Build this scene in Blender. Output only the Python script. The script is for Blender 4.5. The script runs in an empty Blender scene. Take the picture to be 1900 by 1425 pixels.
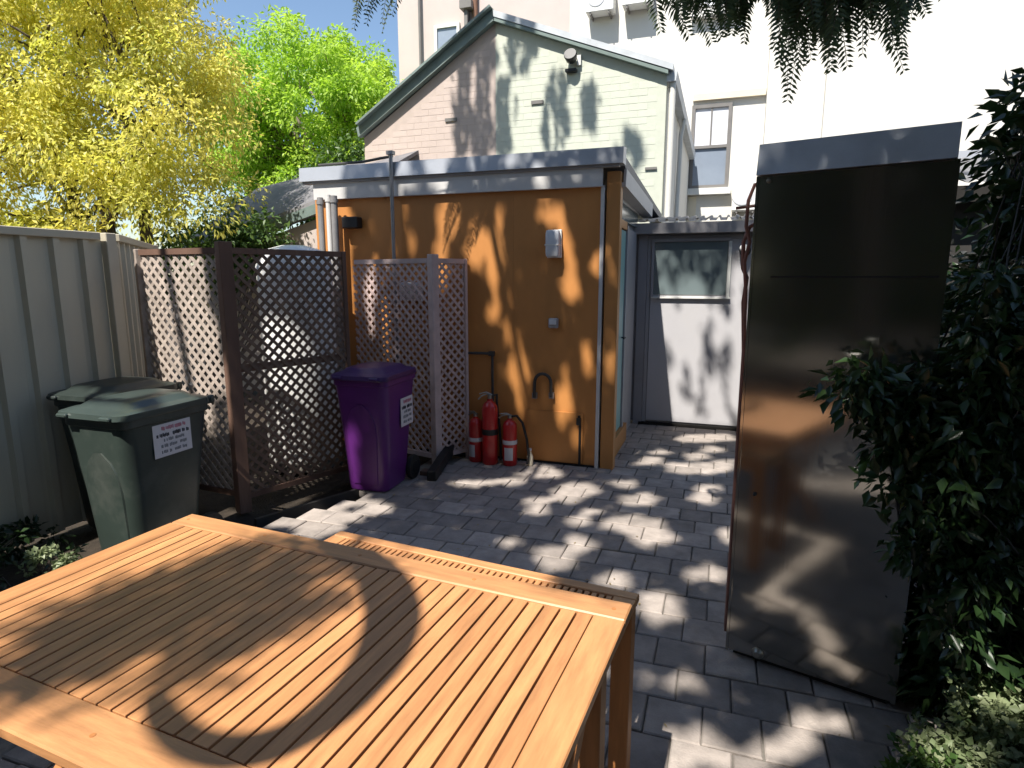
import bpy, bmesh, math, random
import numpy as np
from mathutils import Vector, Matrix
random.seed(7)
R = math.radians
sc = bpy.context.scene
C = sc.collection

# ------------------------------------------------------------------ camera, sky, sun, exposure
cam_d = bpy.data.cameras.new('camera')
cam = bpy.data.objects.new('camera', cam_d)
C.objects.link(cam)
cam.location = (0, 0, 1.6)
cam.rotation_euler = (R(90 - 9.9), 0, R(18.8))
cam_d.sensor_width = 36
cam_d.lens = 36 * 1130 / 1900
cam_d.clip_start = 0.05
cam_d.clip_end = 3000
sc.camera = cam
S = Vector((-0.137, -0.65, 1.0)).normalized()          # direction towards the sun
w = bpy.data.worlds.new('World')
sc.world = w
w.use_nodes = True
nt = w.node_tree
sky = nt.nodes.new('ShaderNodeTexSky')
sky.sky_type = 'NISHITA'
sky.sun_disc = False
sky.sun_elevation = math.asin(S.z)
sky.sun_rotation = math.atan2(S.x, S.y)
sky.air_density = 1.15
sky.dust_density = 0.7
sky.ozone_density = 2.2
bg = nt.nodes['Background']
bg.inputs[1].default_value = 0.1
nt.links.new(sky.outputs[0], bg.inputs[0])
sun_d = bpy.data.lights.new('sun', 'SUN')
sun_d.energy = 5.0
sun_d.angle = R(0.53)
sun_d.color = (1.0, 0.95, 0.87)
sun = bpy.data.objects.new('sun', sun_d)
C.objects.link(sun)
sun.rotation_euler = S.to_track_quat('Z', 'Y').to_euler()
sun.location = S * 40
sc.view_settings.view_transform = 'Standard'
sc.view_settings.look = 'None'
sc.view_settings.gamma = 1
sc.view_settings.exposure = 0.85
sc.view_settings.use_curve_mapping = False
sc.render.engine = 'CYCLES'
sc.cycles.max_bounces = 8
sc.cycles.transparent_max_bounces = 8


# ------------------------------------------------------------------ materials
def _new(name):
    m = bpy.data.materials.new(name)
    m.use_nodes = True
    t = m.node_tree
    b = t.nodes['Principled BSDF']
    return m, t, b


def mat(name, col, rough=0.6, var=0.15, scale=8.0, metal=0.0, bump=0.0, bscale=60.0, objvar=0.0,
        stretch=(1, 1, 1), spec=0.4, col2=None, coat=0.0, stain=0.0, stain_col=(0.05, 0.045, 0.035), stain_scale=2.0):
    m, t, b = _new(name)
    L = t.links.new
    b.inputs['Roughness'].default_value = rough
    b.inputs['Metallic'].default_value = metal
    b.inputs['Specular IOR Level'].default_value = spec
    if coat:
        b.inputs['Coat Weight'].default_value = coat
        b.inputs['Coat Roughness'].default_value = 0.15
    tc = t.nodes.new('ShaderNodeTexCoord')
    mp = t.nodes.new('ShaderNodeMapping')
    mp.inputs['Scale'].default_value = stretch
    L(tc.outputs['Object'], mp.inputs['Vector'])
    oi = t.nodes.new('ShaderNodeObjectInfo')
    off = t.nodes.new('ShaderNodeMath')
    off.operation = 'MULTIPLY'
    off.inputs[1].default_value = 37.0
    L(oi.outputs['Random'], off.inputs[0])
    L(off.outputs[0], mp.inputs['Location'])
    n = t.nodes.new('ShaderNodeTexNoise')
    n.inputs['Scale'].default_value = scale
    n.inputs['Detail'].default_value = 6
    n.inputs['Roughness'].default_value = 0.6
    L(mp.outputs[0], n.inputs['Vector'])
    cr = t.nodes.new('ShaderNodeValToRGB')
    c = Vector(col)
    d = Vector(col2) if col2 else c * (1 + var)
    c0 = c * (1 - var)
    cr.color_ramp.elements[0].position = 0.3
    cr.color_ramp.elements[1].position = 0.72
    cr.color_ramp.elements[0].color = (*c0, 1)
    cr.color_ramp.elements[1].color = (*[min(x, 0.95) for x in d], 1)
    L(n.outputs['Fac'], cr.inputs[0])
    out = cr.outputs[0]
    if objvar:
        hs = t.nodes.new('ShaderNodeHueSaturation')
        mr = t.nodes.new('ShaderNodeMapRange')
        mr.inputs['To Min'].default_value = 1 - objvar
        mr.inputs['To Max'].default_value = 1 + objvar
        L(oi.outputs['Random'], mr.inputs[0])
        L(mr.outputs[0], hs.inputs['Value'])
        L(out, hs.inputs['Color'])
        out = hs.outputs[0]
    if stain:
        n2 = t.nodes.new('ShaderNodeTexNoise')
        n2.inputs['Scale'].default_value = stain_scale
        n2.inputs['Detail'].default_value = 8
        n2.inputs['Roughness'].default_value = 0.7
        L(mp.outputs[0], n2.inputs['Vector'])
        r2 = t.nodes.new('ShaderNodeValToRGB')
        r2.color_ramp.elements[0].position = 0.5
        r2.color_ramp.elements[1].position = 0.75
        r2.color_ramp.elements[0].color = (0, 0, 0, 1)
        r2.color_ramp.elements[1].color = (stain, stain, stain, 1)
        L(n2.outputs['Fac'], r2.inputs[0])
        mx = t.nodes.new('ShaderNodeMix')
        mx.data_type = 'RGBA'
        L(r2.outputs[0], mx.inputs[0])
        L(out, mx.inputs[6])
        mx.inputs[7].default_value = (*stain_col, 1)
        out = mx.outputs[2]
    L(out, b.inputs['Base Color'])
    if bump:
        n3 = t.nodes.new('ShaderNodeTexNoise')
        n3.inputs['Scale'].default_value = bscale
        n3.inputs['Detail'].default_value = 5
        L(mp.outputs[0], n3.inputs['Vector'])
        bp = t.nodes.new('ShaderNodeBump')
        bp.inputs['Strength'].default_value = bump
        bp.inputs['Distance'].default_value = 0.01
        L(n3.outputs['Fac'], bp.inputs['Height'])
        L(bp.outputs[0], b.inputs['Normal'])
    return m


def leaf_mat(name, ca, cb, transl=0.35, rough=0.45, spec=0.4, tcol=None):
    m, t, b = _new(name)
    L = t.links.new
    at = t.nodes.new('ShaderNodeAttribute')
    at.attribute_name = 'tint'
    cr = t.nodes.new('ShaderNodeValToRGB')
    cr.color_ramp.elements[0].color = (*ca, 1)
    cr.color_ramp.elements[1].color = (*cb, 1)
    L(at.outputs['Fac'], cr.inputs[0])
    L(cr.outputs[0], b.inputs['Base Color'])
    b.inputs['Roughness'].default_value = rough
    b.inputs['Specular IOR Level'].default_value = spec
    tr = t.nodes.new('ShaderNodeBsdfTranslucent')
    hs = t.nodes.new('ShaderNodeHueSaturation')
    hs.inputs['Value'].default_value = 1.25
    hs.inputs['Saturation'].default_value = 1.1
    L(cr.outputs[0], hs.inputs['Color'])
    L(hs.outputs[0], tr.inputs[0])
    mx = t.nodes.new('ShaderNodeMixShader')
    mx.inputs[0].default_value = transl
    L(b.outputs[0], mx.inputs[1])
    L(tr.outputs[0], mx.inputs[2])
    L(mx.outputs[0], t.nodes['Material Output'].inputs['Surface'])
    return m


M = {}
M['soil'] = mat('soil', (0.035, 0.026, 0.018), 0.95, 0.4, 14, bump=0.8, bscale=90)
M['joint_sand'] = mat('joint_sand', (0.17, 0.155, 0.135), 0.95, 0.3, 20, bump=0.4)
M['paver'] = mat('paver', (0.335, 0.29, 0.258), 0.82, 0.22, 9, bump=0.35, bscale=120, objvar=0.22, stain=0.55,
                 stain_col=(0.12, 0.112, 0.104), stain_scale=5)
M['orange'] = mat('orange_paint', (0.52, 0.22, 0.062), 0.55, 0.10, 3, bump=0.06, bscale=40, stain=0.22,
                  stain_col=(0.2, 0.09, 0.03), stain_scale=1.6, stretch=(1, 1, 0.4))
M['orange_post'] = mat('orange_post', (0.48, 0.215, 0.066), 0.5, 0.12, 4, bump=0.1, stretch=(1, 1, 0.2))
M['flashing'] = mat('galvanised_flashing', (0.46, 0.48, 0.52), 0.42, 0.08, 3, metal=0.35, stain=0.2,
                    stain_col=(0.3, 0.3, 0.31))
M['fascia'] = mat('pale_fascia', (0.60, 0.585, 0.57), 0.5, 0.06, 3, stain=0.2, stain_col=(0.3, 0.29, 0.28))
M['dark_gap'] = mat('dark_gap', (0.02, 0.018, 0.016), 0.9, 0.2)
M['teal'] = mat('teal_paint', (0.21, 0.40, 0.39), 0.4, 0.06, 3)
M['grey_wall'] = mat('grey_wall', (0.30, 0.29, 0.30), 0.6, 0.08, 3, stain=0.2, stain_col=(0.17, 0.15, 0.13))
M['door_white'] = mat('door_white', (0.47, 0.46, 0.475), 0.5, 0.06, 2.5, stain=0.25, stain_col=(0.38, 0.36, 0.33),
                      stain_scale=2.5, bump=0.06)
M['grey_trim'] = mat('grey_trim', (0.33, 0.32, 0.33), 0.5, 0.06, 5)
M['win_dark'] = mat('window_pane', (0.16, 0.20, 0.205), 0.12, 0.08, 2, spec=0.6)
M['pink_brick'] = mat('pink_brick', (0.52, 0.43, 0.385), 0.8, 0.05, 6, bump=0.15, objvar=0.015)
M['green_brick'] = mat('cream_green_brick', (0.55, 0.575, 0.485), 0.8, 0.05, 6, bump=0.15, objvar=0.015)
M['pink_mortar'] = mat('pink_mortar', (0.495, 0.41, 0.365), 0.9, 0.06, 9)
M['green_mortar'] = mat('green_mortar', (0.53, 0.55, 0.465), 0.9, 0.06, 9)
M['barge'] = mat('green_barge', (0.17, 0.22, 0.205), 0.5, 0.2, 4, stain=0.3, stain_col=(0.05, 0.07, 0.06))
M['barge_pale'] = mat('pale_flashing', (0.50, 0.53, 0.56), 0.5, 0.15, 4)
M['slate'] = mat('slate', (0.17, 0.165, 0.175), 0.7, 0.25, 6, bump=0.3, objvar=0.1)
M['pink_render'] = mat('pink_render', (0.52, 0.445, 0.41), 0.85, 0.04, 2, bump=0.1)
M['white_render'] = mat('white_render', (0.64, 0.62, 0.57), 0.85, 0.03, 2, bump=0.1)
M['cream'] = mat('cream_band', (0.70, 0.62, 0.47), 0.8, 0.05, 3)
M['frame_grey'] = mat('window_frame_grey', (0.17, 0.16, 0.15), 0.6, 0.1, 5)
M['frame_white'] = mat('window_frame_white', (0.66, 0.66, 0.62), 0.6, 0.08, 5)
M['blind'] = mat('blind', (0.62, 0.63, 0.66), 0.8, 0.06, 5)
M['glass_blue'] = mat('far_glass', (0.24, 0.28, 0.34), 0.08, 0.1, 2, spec=0.7)
M['plastic_white'] = mat('white_plastic', (0.72, 0.72, 0.69), 0.45, 0.04, 4)
M['plastic_black'] = mat('black_plastic', (0.02, 0.02, 0.022), 0.4, 0.15, 6)
M['pipe_grey'] = mat('grey_pipe', (0.30, 0.29, 0.29), 0.45, 0.15, 6, metal=0.4)
M['pipe_dark'] = mat('dark_pipe', (0.045, 0.042, 0.04), 0.5, 0.2, 6)
M['fence'] = mat('fence_steel', (0.52, 0.47, 0.36), 0.5, 0.07, 2, spec=0.4, stain=0.18, stain_col=(0.2, 0.18, 0.14), stain_scale=1.5, stretch=(1, 1, 0.3))
M['fence_rail'] = mat('fence_rail', (0.50, 0.455, 0.355), 0.45, 0.06, 3)
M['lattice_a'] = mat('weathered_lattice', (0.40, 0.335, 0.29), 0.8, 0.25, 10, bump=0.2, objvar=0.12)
M['lattice_brown_shaded'] = mat('brown_lattice_shaded', (0.17, 0.112, 0.08), 0.8, 0.25, 10, bump=0.2, objvar=0.15)  # brown darkened so the unlit panel's shade is in its colour
M['lattice_post'] = mat('brown_post', (0.15, 0.085, 0.06), 0.75, 0.25, 6, bump=0.2, stretch=(1, 1, 0.2))
M['lattice_b'] = mat('mauve_lattice', (0.52, 0.40, 0.375), 0.75, 0.15, 9, bump=0.15, objvar=0.1)
M['tank'] = mat('white_tank', (0.80, 0.79, 0.76), 0.4, 0.04, 3, stain=0.1)
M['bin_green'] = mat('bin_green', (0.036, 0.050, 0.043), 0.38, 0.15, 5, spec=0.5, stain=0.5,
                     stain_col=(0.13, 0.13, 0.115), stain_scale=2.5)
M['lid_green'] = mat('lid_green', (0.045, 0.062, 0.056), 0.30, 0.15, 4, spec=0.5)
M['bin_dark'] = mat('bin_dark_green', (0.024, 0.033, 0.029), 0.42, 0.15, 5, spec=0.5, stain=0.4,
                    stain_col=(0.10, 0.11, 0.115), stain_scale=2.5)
M['purple'] = mat('purple_plastic', (0.10, 0.018, 0.15), 0.36, 0.12, 4, spec=0.5, stain=0.35,
                  stain_col=(0.10, 0.05, 0.10), stain_scale=2.5)
M['purple_lid'] = mat('purple_lid', (0.055, 0.018, 0.105), 0.36, 0.12, 4, spec=0.5)
M['sticker'] = mat('sticker', (0.66, 0.63, 0.64), 0.5, 0.04, 10)
M['ink'] = mat('ink', (0.05, 0.05, 0.06), 0.6, 0.2, 60)
M['ink_grey'] = mat('ink_grey', (0.28, 0.28, 0.29), 0.6, 0.2, 60)
M['ink_red'] = mat('ink_red', (0.55, 0.22, 0.27), 0.6, 0.2, 60)
M['red'] = mat('red_enamel', (0.48, 0.018, 0.018), 0.28, 0.08, 5, spec=0.5, coat=0.3)
M['brass'] = mat('valve_metal', (0.32, 0.31, 0.28), 0.35, 0.1, 8, metal=0.8)
M['label_white'] = mat('label_white', (0.6, 0.58, 0.6), 0.5, 0.05, 10)
M['rubber'] = mat('black_rubber', (0.018, 0.018, 0.018), 0.55, 0.2, 9)
M['teak'] = mat('oiled_teak', (0.50, 0.235, 0.096), 0.42, 0.24, 7, stretch=(6, 0.7, 6), bump=0.10, bscale=30,
                objvar=0.13, spec=0.4)
M['teak_x'] = mat('oiled_teak_rail', (0.50, 0.24, 0.10), 0.42, 0.24, 7, stretch=(0.7, 6, 6), bump=0.10, bscale=30,
                  objvar=0.08, spec=0.45)
M['teak_z'] = mat('oiled_teak_leg', (0.40, 0.165, 0.055), 0.5, 0.16, 7, stretch=(6, 6, 0.7), bump=0.10, bscale=30,
                  objvar=0.08, spec=0.4)
M['copper'] = mat('lagged_copper', (0.22, 0.10, 0.08), 0.5, 0.25, 9)
M['bark'] = mat('bark', (0.10, 0.080, 0.062), 0.9, 0.35, 7, bump=0.7, bscale=25, stretch=(3, 3, 0.6))
M['bark_pale'] = mat('bark_pale', (0.20, 0.17, 0.13), 0.9, 0.3, 7, bump=0.6, bscale=25, stretch=(3, 3, 0.6))
M['roof_tin'] = mat('tin_roof', (0.20, 0.20, 0.205), 0.6, 0.15, 4, metal=0.1, stain=0.3, stain_col=(0.2, 0.19, 0.18))
M['hedge_wall'] = mat('brown_brick_far', (0.19, 0.105, 0.07), 0.9, 0.2, 6)
M['leaf_yellow'] = leaf_mat('leaf_yellow', (0.45, 0.50, 0.11), (0.84, 0.74, 0.22), 0.52)
M['leaf_lime'] = leaf_mat('leaf_lime', (0.24, 0.41, 0.05), (0.56, 0.72, 0.14), 0.5)
M['leaf_dark'] = leaf_mat('leaf_dark', (0.012, 0.030, 0.010), (0.038, 0.072, 0.022), 0.2, 0.28, 0.5)
M['leaf_mid'] = leaf_mat('leaf_mid', (0.035, 0.085, 0.022), (0.11, 0.18, 0.04), 0.3)
M['leaf_frond'] = leaf_mat('leaf_frond', (0.045, 0.075, 0.035), (0.09, 0.13, 0.06), 0.3)
M['leaf_pale'] = leaf_mat('leaf_pale', (0.09, 0.14, 0.05), (0.33, 0.37, 0.21), 0.3)
M['leaf_litter'] = leaf_mat('leaf_litter', (0.16, 0.11, 0.04), (0.34, 0.26, 0.09), 0.1)
M['leaf_canopy'] = leaf_mat('leaf_canopy', (0.030, 0.050, 0.022), (0.06, 0.09, 0.04), 0.06)


def steel_mat():
    m, t, b = _new('brushed_stainless')
    L = t.links.new
    b.inputs['Metallic'].default_value = 0.94
    tc = t.nodes.new('ShaderNodeTexCoord')
    mp = t.nodes.new('ShaderNodeMapping')
    mp.inputs['Scale'].default_value = (60, 60, 0.8)
    L(tc.outputs['Object'], mp.inputs[0])
    n = t.nodes.new('ShaderNodeTexNoise')
    n.inputs['Scale'].default_value = 4
    n.inputs['Detail'].default_value = 4
    L(mp.outputs[0], n.inputs['Vector'])
    n2 = t.nodes.new('ShaderNodeTexNoise')
    n2.inputs['Scale'].default_value = 3.0
    n2.inputs['Detail'].default_value = 6
    L(tc.outputs['Object'], n2.inputs['Vector'])
    cr = t.nodes.new('ShaderNodeValToRGB')
    cr.color_ramp.elements[0].color = (0.30, 0.288, 0.265, 1)
    cr.color_ramp.elements[1].color = (0.47, 0.455, 0.425, 1)
    L(n2.outputs['Fac'], cr.inputs[0])
    L(cr.outputs[0], b.inputs['Base Color'])
    mr = t.nodes.new('ShaderNodeMapRange')
    mr.inputs['To Min'].default_value = 0.05
    mr.inputs['To Max'].default_value = 0.17
    L(n2.outputs['Fac'], mr.inputs[0])
    L(mr.outputs[0], b.inputs['Roughness'])
    bp = t.nodes.new('ShaderNodeBump')
    bp.inputs['Strength'].default_value = 0.02
    bp.inputs['Distance'].default_value = 0.004
    L(n.outputs['Fac'], bp.inputs['Height'])
    L(bp.outputs[0], b.inputs['Normal'])
    return m


M['steel'] = steel_mat()
M['header_steel'] = mat('header_steel', (0.62, 0.65, 0.70), 0.4, 0.12, 5, metal=0.85, stain=0.3, stain_col=(0.3, 0.3, 0.31))


# ------------------------------------------------------------------ mesh helpers
def box(bm, c, s, rot=None, bevel=0.0):
    r = bmesh.ops.create_cube(bm, size=1.0)
    vs = r['verts']
    bmesh.ops.scale(bm, vec=s, verts=vs)
    if bevel:
        es = list({e for v in vs for e in v.link_edges})
        rb = bmesh.ops.bevel(bm, geom=es, offset=bevel, segments=1, affect='EDGES', profile=0.5)
        vs = list({v for f in rb['faces'] for v in f.verts} | {v for v in vs if v.is_valid})
    if rot is not None:
        bmesh.ops.rotate(bm, cent=(0, 0, 0), matrix=rot, verts=vs)
    bmesh.ops.translate(bm, vec=c, verts=vs)
    return vs


def bx(a, b, bevel=0.0):
    bm = bmesh.new()
    a, b = Vector(a), Vector(b)
    box(bm, (a + b) / 2, [abs(x) for x in (b - a)], None, bevel)
    return bm


def tube(bm, pts, rad, seg=8, cap=True):
    pts = [Vector(p) for p in pts]
    n = len(pts)
    rads = rad if isinstance(rad, (list, tuple)) else [rad] * n
    rings = []
    prev = None
    for i, p in enumerate(pts):
        d = (pts[min(i + 1, n - 1)] - pts[max(i - 1, 0)]).normalized()
        if prev is None:
            u = d.orthogonal().normalized()
        else:
            u = (prev - d * prev.dot(d))
            u = u.normalized() if u.length > 1e-5 else d.orthogonal().normalized()
        prev = u
        v = d.cross(u)
        rings.append([bm.verts.new(p + (u * math.cos(2 * math.pi * k / seg) + v * math.sin(2 * math.pi * k / seg)) * rads[i])
                      for k in range(seg)])
    for a, b in zip(rings, rings[1:]):
        for k in range(seg):
            bm.faces.new((a[k], a[(k + 1) % seg], b[(k + 1) % seg], b[k]))
    if cap:
        bm.faces.new(rings[0][::-1])
        bm.faces.new(rings[-1])


def lathe(bm, prof, seg=20, c=(0, 0, 0)):
    rings = []
    c = Vector(c)
    for r, z in prof:
        rings.append([bm.verts.new(c + Vector((r * math.cos(2 * math.pi * k / seg), r * math.sin(2 * math.pi * k / seg), z)))
                      for k in range(seg)])
    for a, b in zip(rings, rings[1:]):
        for k in range(seg):
            bm.faces.new((a[k], a[(k + 1) % seg], b[(k + 1) % seg], b[k]))
    bm.faces.new(rings[0][::-1])
    bm.faces.new(rings[-1])


def prism(bm, poly, vec):
    """poly: 3D points, extruded by vec."""
    vec = Vector(vec)
    a = [bm.verts.new(Vector(p)) for p in poly]
    b = [bm.verts.new(Vector(p) + vec) for p in poly]
    n = len(poly)
    bm.faces.new(a)
    bm.faces.new(b[::-1])
    for i in range(n):
        bm.faces.new((a[i], b[i], b[(i + 1) % n], a[(i + 1) % n]))


def loft(bm, rings, cap=True):
    vr = [[bm.verts.new(Vector(p)) for p in r] for r in rings]
    n = len(vr[0])
    for a, b in zip(vr, vr[1:]):
        for k in range(n):
            bm.faces.new((a[k], a[(k + 1) % n], b[(k + 1) % n], b[k]))
    if cap:
        bm.faces.new(vr[0][::-1])
        bm.faces.new(vr[-1])


def rrect(cx, cy, w, d, r, z, n=4):
    out = []
    for sx, sy, a0 in ((1, 1, 0), (-1, 1, 90), (-1, -1, 180), (1, -1, 270)):
        for k in range(n + 1):
            a = R(a0 + 90 * k / n)
            out.append((cx + sx * (w / 2 - r) + r * math.cos(a), cy + sy * (d / 2 - r) + r * math.sin(a), z))
    return out


def smooth_by(me, ang=40):
    for p in me.polygons:
        p.use_smooth = True
    try:
        me.set_sharp_from_angle(angle=R(ang))
    except Exception:
        pass


def obj(name, bm, material, parent=None, smooth=False, recenter=True):
    if isinstance(bm, bmesh.types.BMesh):
        bmesh.ops.recalc_face_normals(bm, faces=bm.faces)
        me = bpy.data.meshes.new(name)
        bm.to_mesh(me)
        bm.free()
    else:
        me = bm
    o = bpy.data.objects.new(name, me)
    C.objects.link(o)
    if material and not me.materials:
        me.materials.append(M[material] if isinstance(material, str) else material)
    if recenter and len(me.vertices):
        co = np.empty(len(me.vertices) * 3)
        me.vertices.foreach_get('co', co)
        co = co.reshape(-1, 3)
        c = (co.min(0) + co.max(0)) / 2
        co -= c
        me.vertices.foreach_set('co', co.ravel())
        me.update()
        o.location = c
    if smooth:
        smooth_by(me)
    if parent is not None:
        o.parent = parent
        if recenter and parent.type == 'MESH':
            pass
        o.location = Vector(o.location) - Vector(parent.get('_off', (0, 0, 0)))
    return o


def part(name, bm, material, parent, smooth=False):
    """bm in the coordinates of the top-level thing; parent may be the thing or one of its parts."""
    o = obj(name, bm, material, None, smooth)
    o.parent = parent
    if parent.get('_part'):
        o.location = Vector(o.location) - Vector(parent['_part'])
    o['_part'] = tuple(o.location) if not parent.get('_part') else (0, 0, 0)
    return o


def tag(o, label, cat, group=None, kind=None):
    if label:
        o['label'] = label
    if cat:
        o['category'] = cat
    if group:
        o['group'] = group
    if kind:
        o['kind'] = kind
    return o


def thing(name, label, cat, loc=(0, 0, 0), rz=0.0, group=None):
    o = bpy.data.objects.new(name, None)
    o.empty_display_size = 0.2
    C.objects.link(o)
    o.location = loc
    o.rotation_euler = (0, 0, rz)
    return tag(o, label, cat, group)


class W:
    """Parts given in world coordinates for a thing whose empty stands unrotated at loc."""

    def __init__(self, name, label, cat, loc, group=None):
        self.t = thing(name, label, cat, loc, 0, group)
        self.loc = Vector(loc)

    def add(self, name, bm, material, sub=None, smooth=False):
        bmesh.ops.translate(bm, vec=-self.loc, verts=bm.verts)
        return part(name, bm, material, sub or self.t, smooth)


def struct(name, bm, material):
    return tag(obj(name, bm, material), None, None, None, 'structure')


def leaves(name, P, D, N, Ln, Wd, material, parent, seed=1, curl=0.18, per=0):
    """One mesh of folded leaf blades. P base points, D axes, N normals."""
    rng = np.random.default_rng(seed)
    P, D, N = np.asarray(P, float), np.asarray(D, float), np.asarray(N, float)
    n = len(P)
    D /= np.linalg.norm(D, axis=1, keepdims=True) + 1e-9
    N = N - D * (N * D).sum(1, keepdims=True)
    N /= np.linalg.norm(N, axis=1, keepdims=True) + 1e-9
    B = np.cross(D, N)
    Ln = np.broadcast_to(np.asarray(Ln, float), (n,))[:, None]
    Wd = np.broadcast_to(np.asarray(Wd, float), (n,))[:, None]
    v = np.empty((n, 4, 3))
    v[:, 0] = P
    v[:, 1] = P + D * Ln * 0.45 + B * Wd * 0.5 + N * Wd * curl
    v[:, 2] = P + D * Ln - N * Ln * 0.08
    v[:, 3] = P + D * Ln * 0.45 - B * Wd * 0.5 + N * Wd * curl
    me = bpy.data.meshes.new(name)
    me.vertices.add(n * 4)
    me.vertices.foreach_set('co', v.ravel())
    idx = (np.arange(n)[:, None] * 4 + np.array([0, 1, 2, 0, 2, 3])[None]).astype(np.int32)
    me.loops.add(n * 6)
    me.loops.foreach_set('vertex_index', idx.ravel())
    me.polygons.add(n * 2)
    me.polygons.foreach_set('loop_start', (np.arange(n * 2) * 3).astype(np.int32))
    me.polygons.foreach_set('loop_total', np.full(n * 2, 3, np.int32))
    a = me.attributes.new('tint', 'FLOAT', 'FACE')
    a.data.foreach_set('value', np.repeat(np.clip(0.45 * rng.random(n) + 0.55 * np.repeat(rng.random(n // per + 1), per)[:n], 0, 1) if per else rng.random(n), 2).astype(np.float32))
    me.update(calc_edges=True)
    me.materials.append(M[material])
    o = bpy.data.objects.new(name, me)
    C.objects.link(o)
    o.parent = parent
    return o


def rnd_dirs(rng, n):
    d = rng.normal(size=(n, 3))
    return d / np.linalg.norm(d, axis=1, keepdims=True)


# ------------------------------------------------------------------ setting: ground and paving
bm = bmesh.new()
rng = np.random.default_rng(3)
gx = [-400, -120, -40, -16] + [-9 + 0.5 * i for i in range(33)] + [14, 40, 120, 400]
gy = [-400, -120, -40, -14] + [-8 + 0.5 * i for i in range(45)] + [22, 50, 120, 400]
vv = [[bm.verts.new((x, y, -0.075 + (rng.random() * 0.03 if -9 < x < 7 and -8 < y < 14 else 0))) for y in gy] for x in gx]
for i in range(len(gx) - 1):
    for j in range(len(gy) - 1):
        bm.faces.new((vv[i][j], vv[i + 1][j], vv[i + 1][j + 1], vv[i][j + 1]))
struct('ground', bm, 'soil')


def edge_x(y):                       # left edge of the paving
    if y < 2.2:
        return -2.35
    return min(-3.15 + (y - 2.36) * 0.435, -2.0) if y < 5 else -2.0


X0, X1, Y0, Y1 = -3.0, 1.25, -2.6, 6.72
bm = bmesh.new()
box(bm, ((-2.4 + X1) / 2, (Y0 + Y1) / 2, -0.04), (X1 + 2.4, Y1 - Y0, 0.05))
paving = struct('paving', bm, 'joint_sand')
poff = Vector(paving.location)
PIT = 0.205
me_p = None
bm = bmesh.new()
h = PIT / 2 - 0.003
t_ = 0.005
loft(bm, [[(-h, -h, -0.05), (h, -h, -0.05), (h, h, -0.05), (-h, h, -0.05)],
          [(-h, -h, -t_), (h, -h, -t_), (h, h, -t_), (-h, h, -t_)],
          [(-h + t_, -h + t_, 0), (h - t_, -h + t_, 0), (h - t_, h - t_, 0), (-h + t_, h - t_, 0)]])
bmesh.ops.recalc_face_normals(bm, faces=bm.faces)
me_p = bpy.data.meshes.new('paver')
bm.to_mesh(me_p)
bm.free()
me_p.materials.append(M['paver'])
cells = []
ny = int((Y1 - Y0) / PIT)
for j in range(ny):
    y = Y1 - 0.02 - PIT * (j + 0.5)
    x = X1 - PIT * (0.5 + 0.5 * (j % 2))
    while x > X0:
        if x > edge_x(y) + 0.02:
            a = x * math.cos(R(18.8)) + y * math.sin(R(18.8))
            b = -x * math.sin(R(18.8)) + y * math.cos(R(18.8))
            f = b * math.cos(R(9.9)) + 1.6 * math.sin(R(9.9))
            u = b * math.sin(R(9.9)) - 1.6 * math.cos(R(9.9))
            vis = f > 0.3 and abs(a / f) < 0.86 and abs(u / f) < 0.64
            under = -1.85 < x < -0.2 and y < 2.6 and (y < 2.35 + 0.1 * x)
            cells.append((0 if vis and not under else 1, x * x + y * y, x, y))
        x -= PIT
cells.sort()
bm = bmesh.new()
for k, (v0, d, x, y) in enumerate(cells):
    mtx = (Matrix.Translation((x + random.uniform(-.0015, .0015), y + random.uniform(-.0015, .0015), random.uniform(-.004, .003)))
           @ Matrix.Rotation(random.uniform(-.012, .012), 4, 'Z') @ Matrix.Rotation(random.uniform(-.012, .012), 4, 'X')
           @ Matrix.Rotation(random.uniform(-.012, .012), 4, 'Y') @ Matrix.Rotation(R(90) * random.randint(0, 3), 4, 'Z'))
    if k < 300:
        o = bpy.data.objects.new('paver', me_p)
        C.objects.link(o)
        o.parent = paving
        mtx.translation -= poff
        o.matrix_basis = mtx
    else:
        n0 = len(bm.verts)
        bm.from_mesh(me_p)
        bm.verts.ensure_lookup_table()
        bmesh.ops.transform(bm, matrix=mtx, verts=bm.verts[n0:])
rest = obj('paver_field', bm, 'paver')
rest.parent = paving
rest.location = Vector(rest.location) - poff
rest['kind'] = 'stuff'

# timber edging of the bed beside the lattice
e0, e1 = Vector((-2.83, 3.09, 0)), Vector((-2.36, 4.18, 0))
ed = W('timber_edging', 'low timber edging strip between paving and bed at foot of lattice screen', 'edging', (-2.6, 3.6, 0))
bm = bmesh.new()
dv = (e1 - e0)
ang = math.atan2(dv.y, dv.x)
box(bm, (e0 + e1) / 2 + Vector((-0.05, 0.02, -0.045)), (dv.length, 0.03, 0.1), Matrix.Rotation(ang, 3, 'Z'))
ed.add('board', bm, 'pipe_dark')

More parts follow.
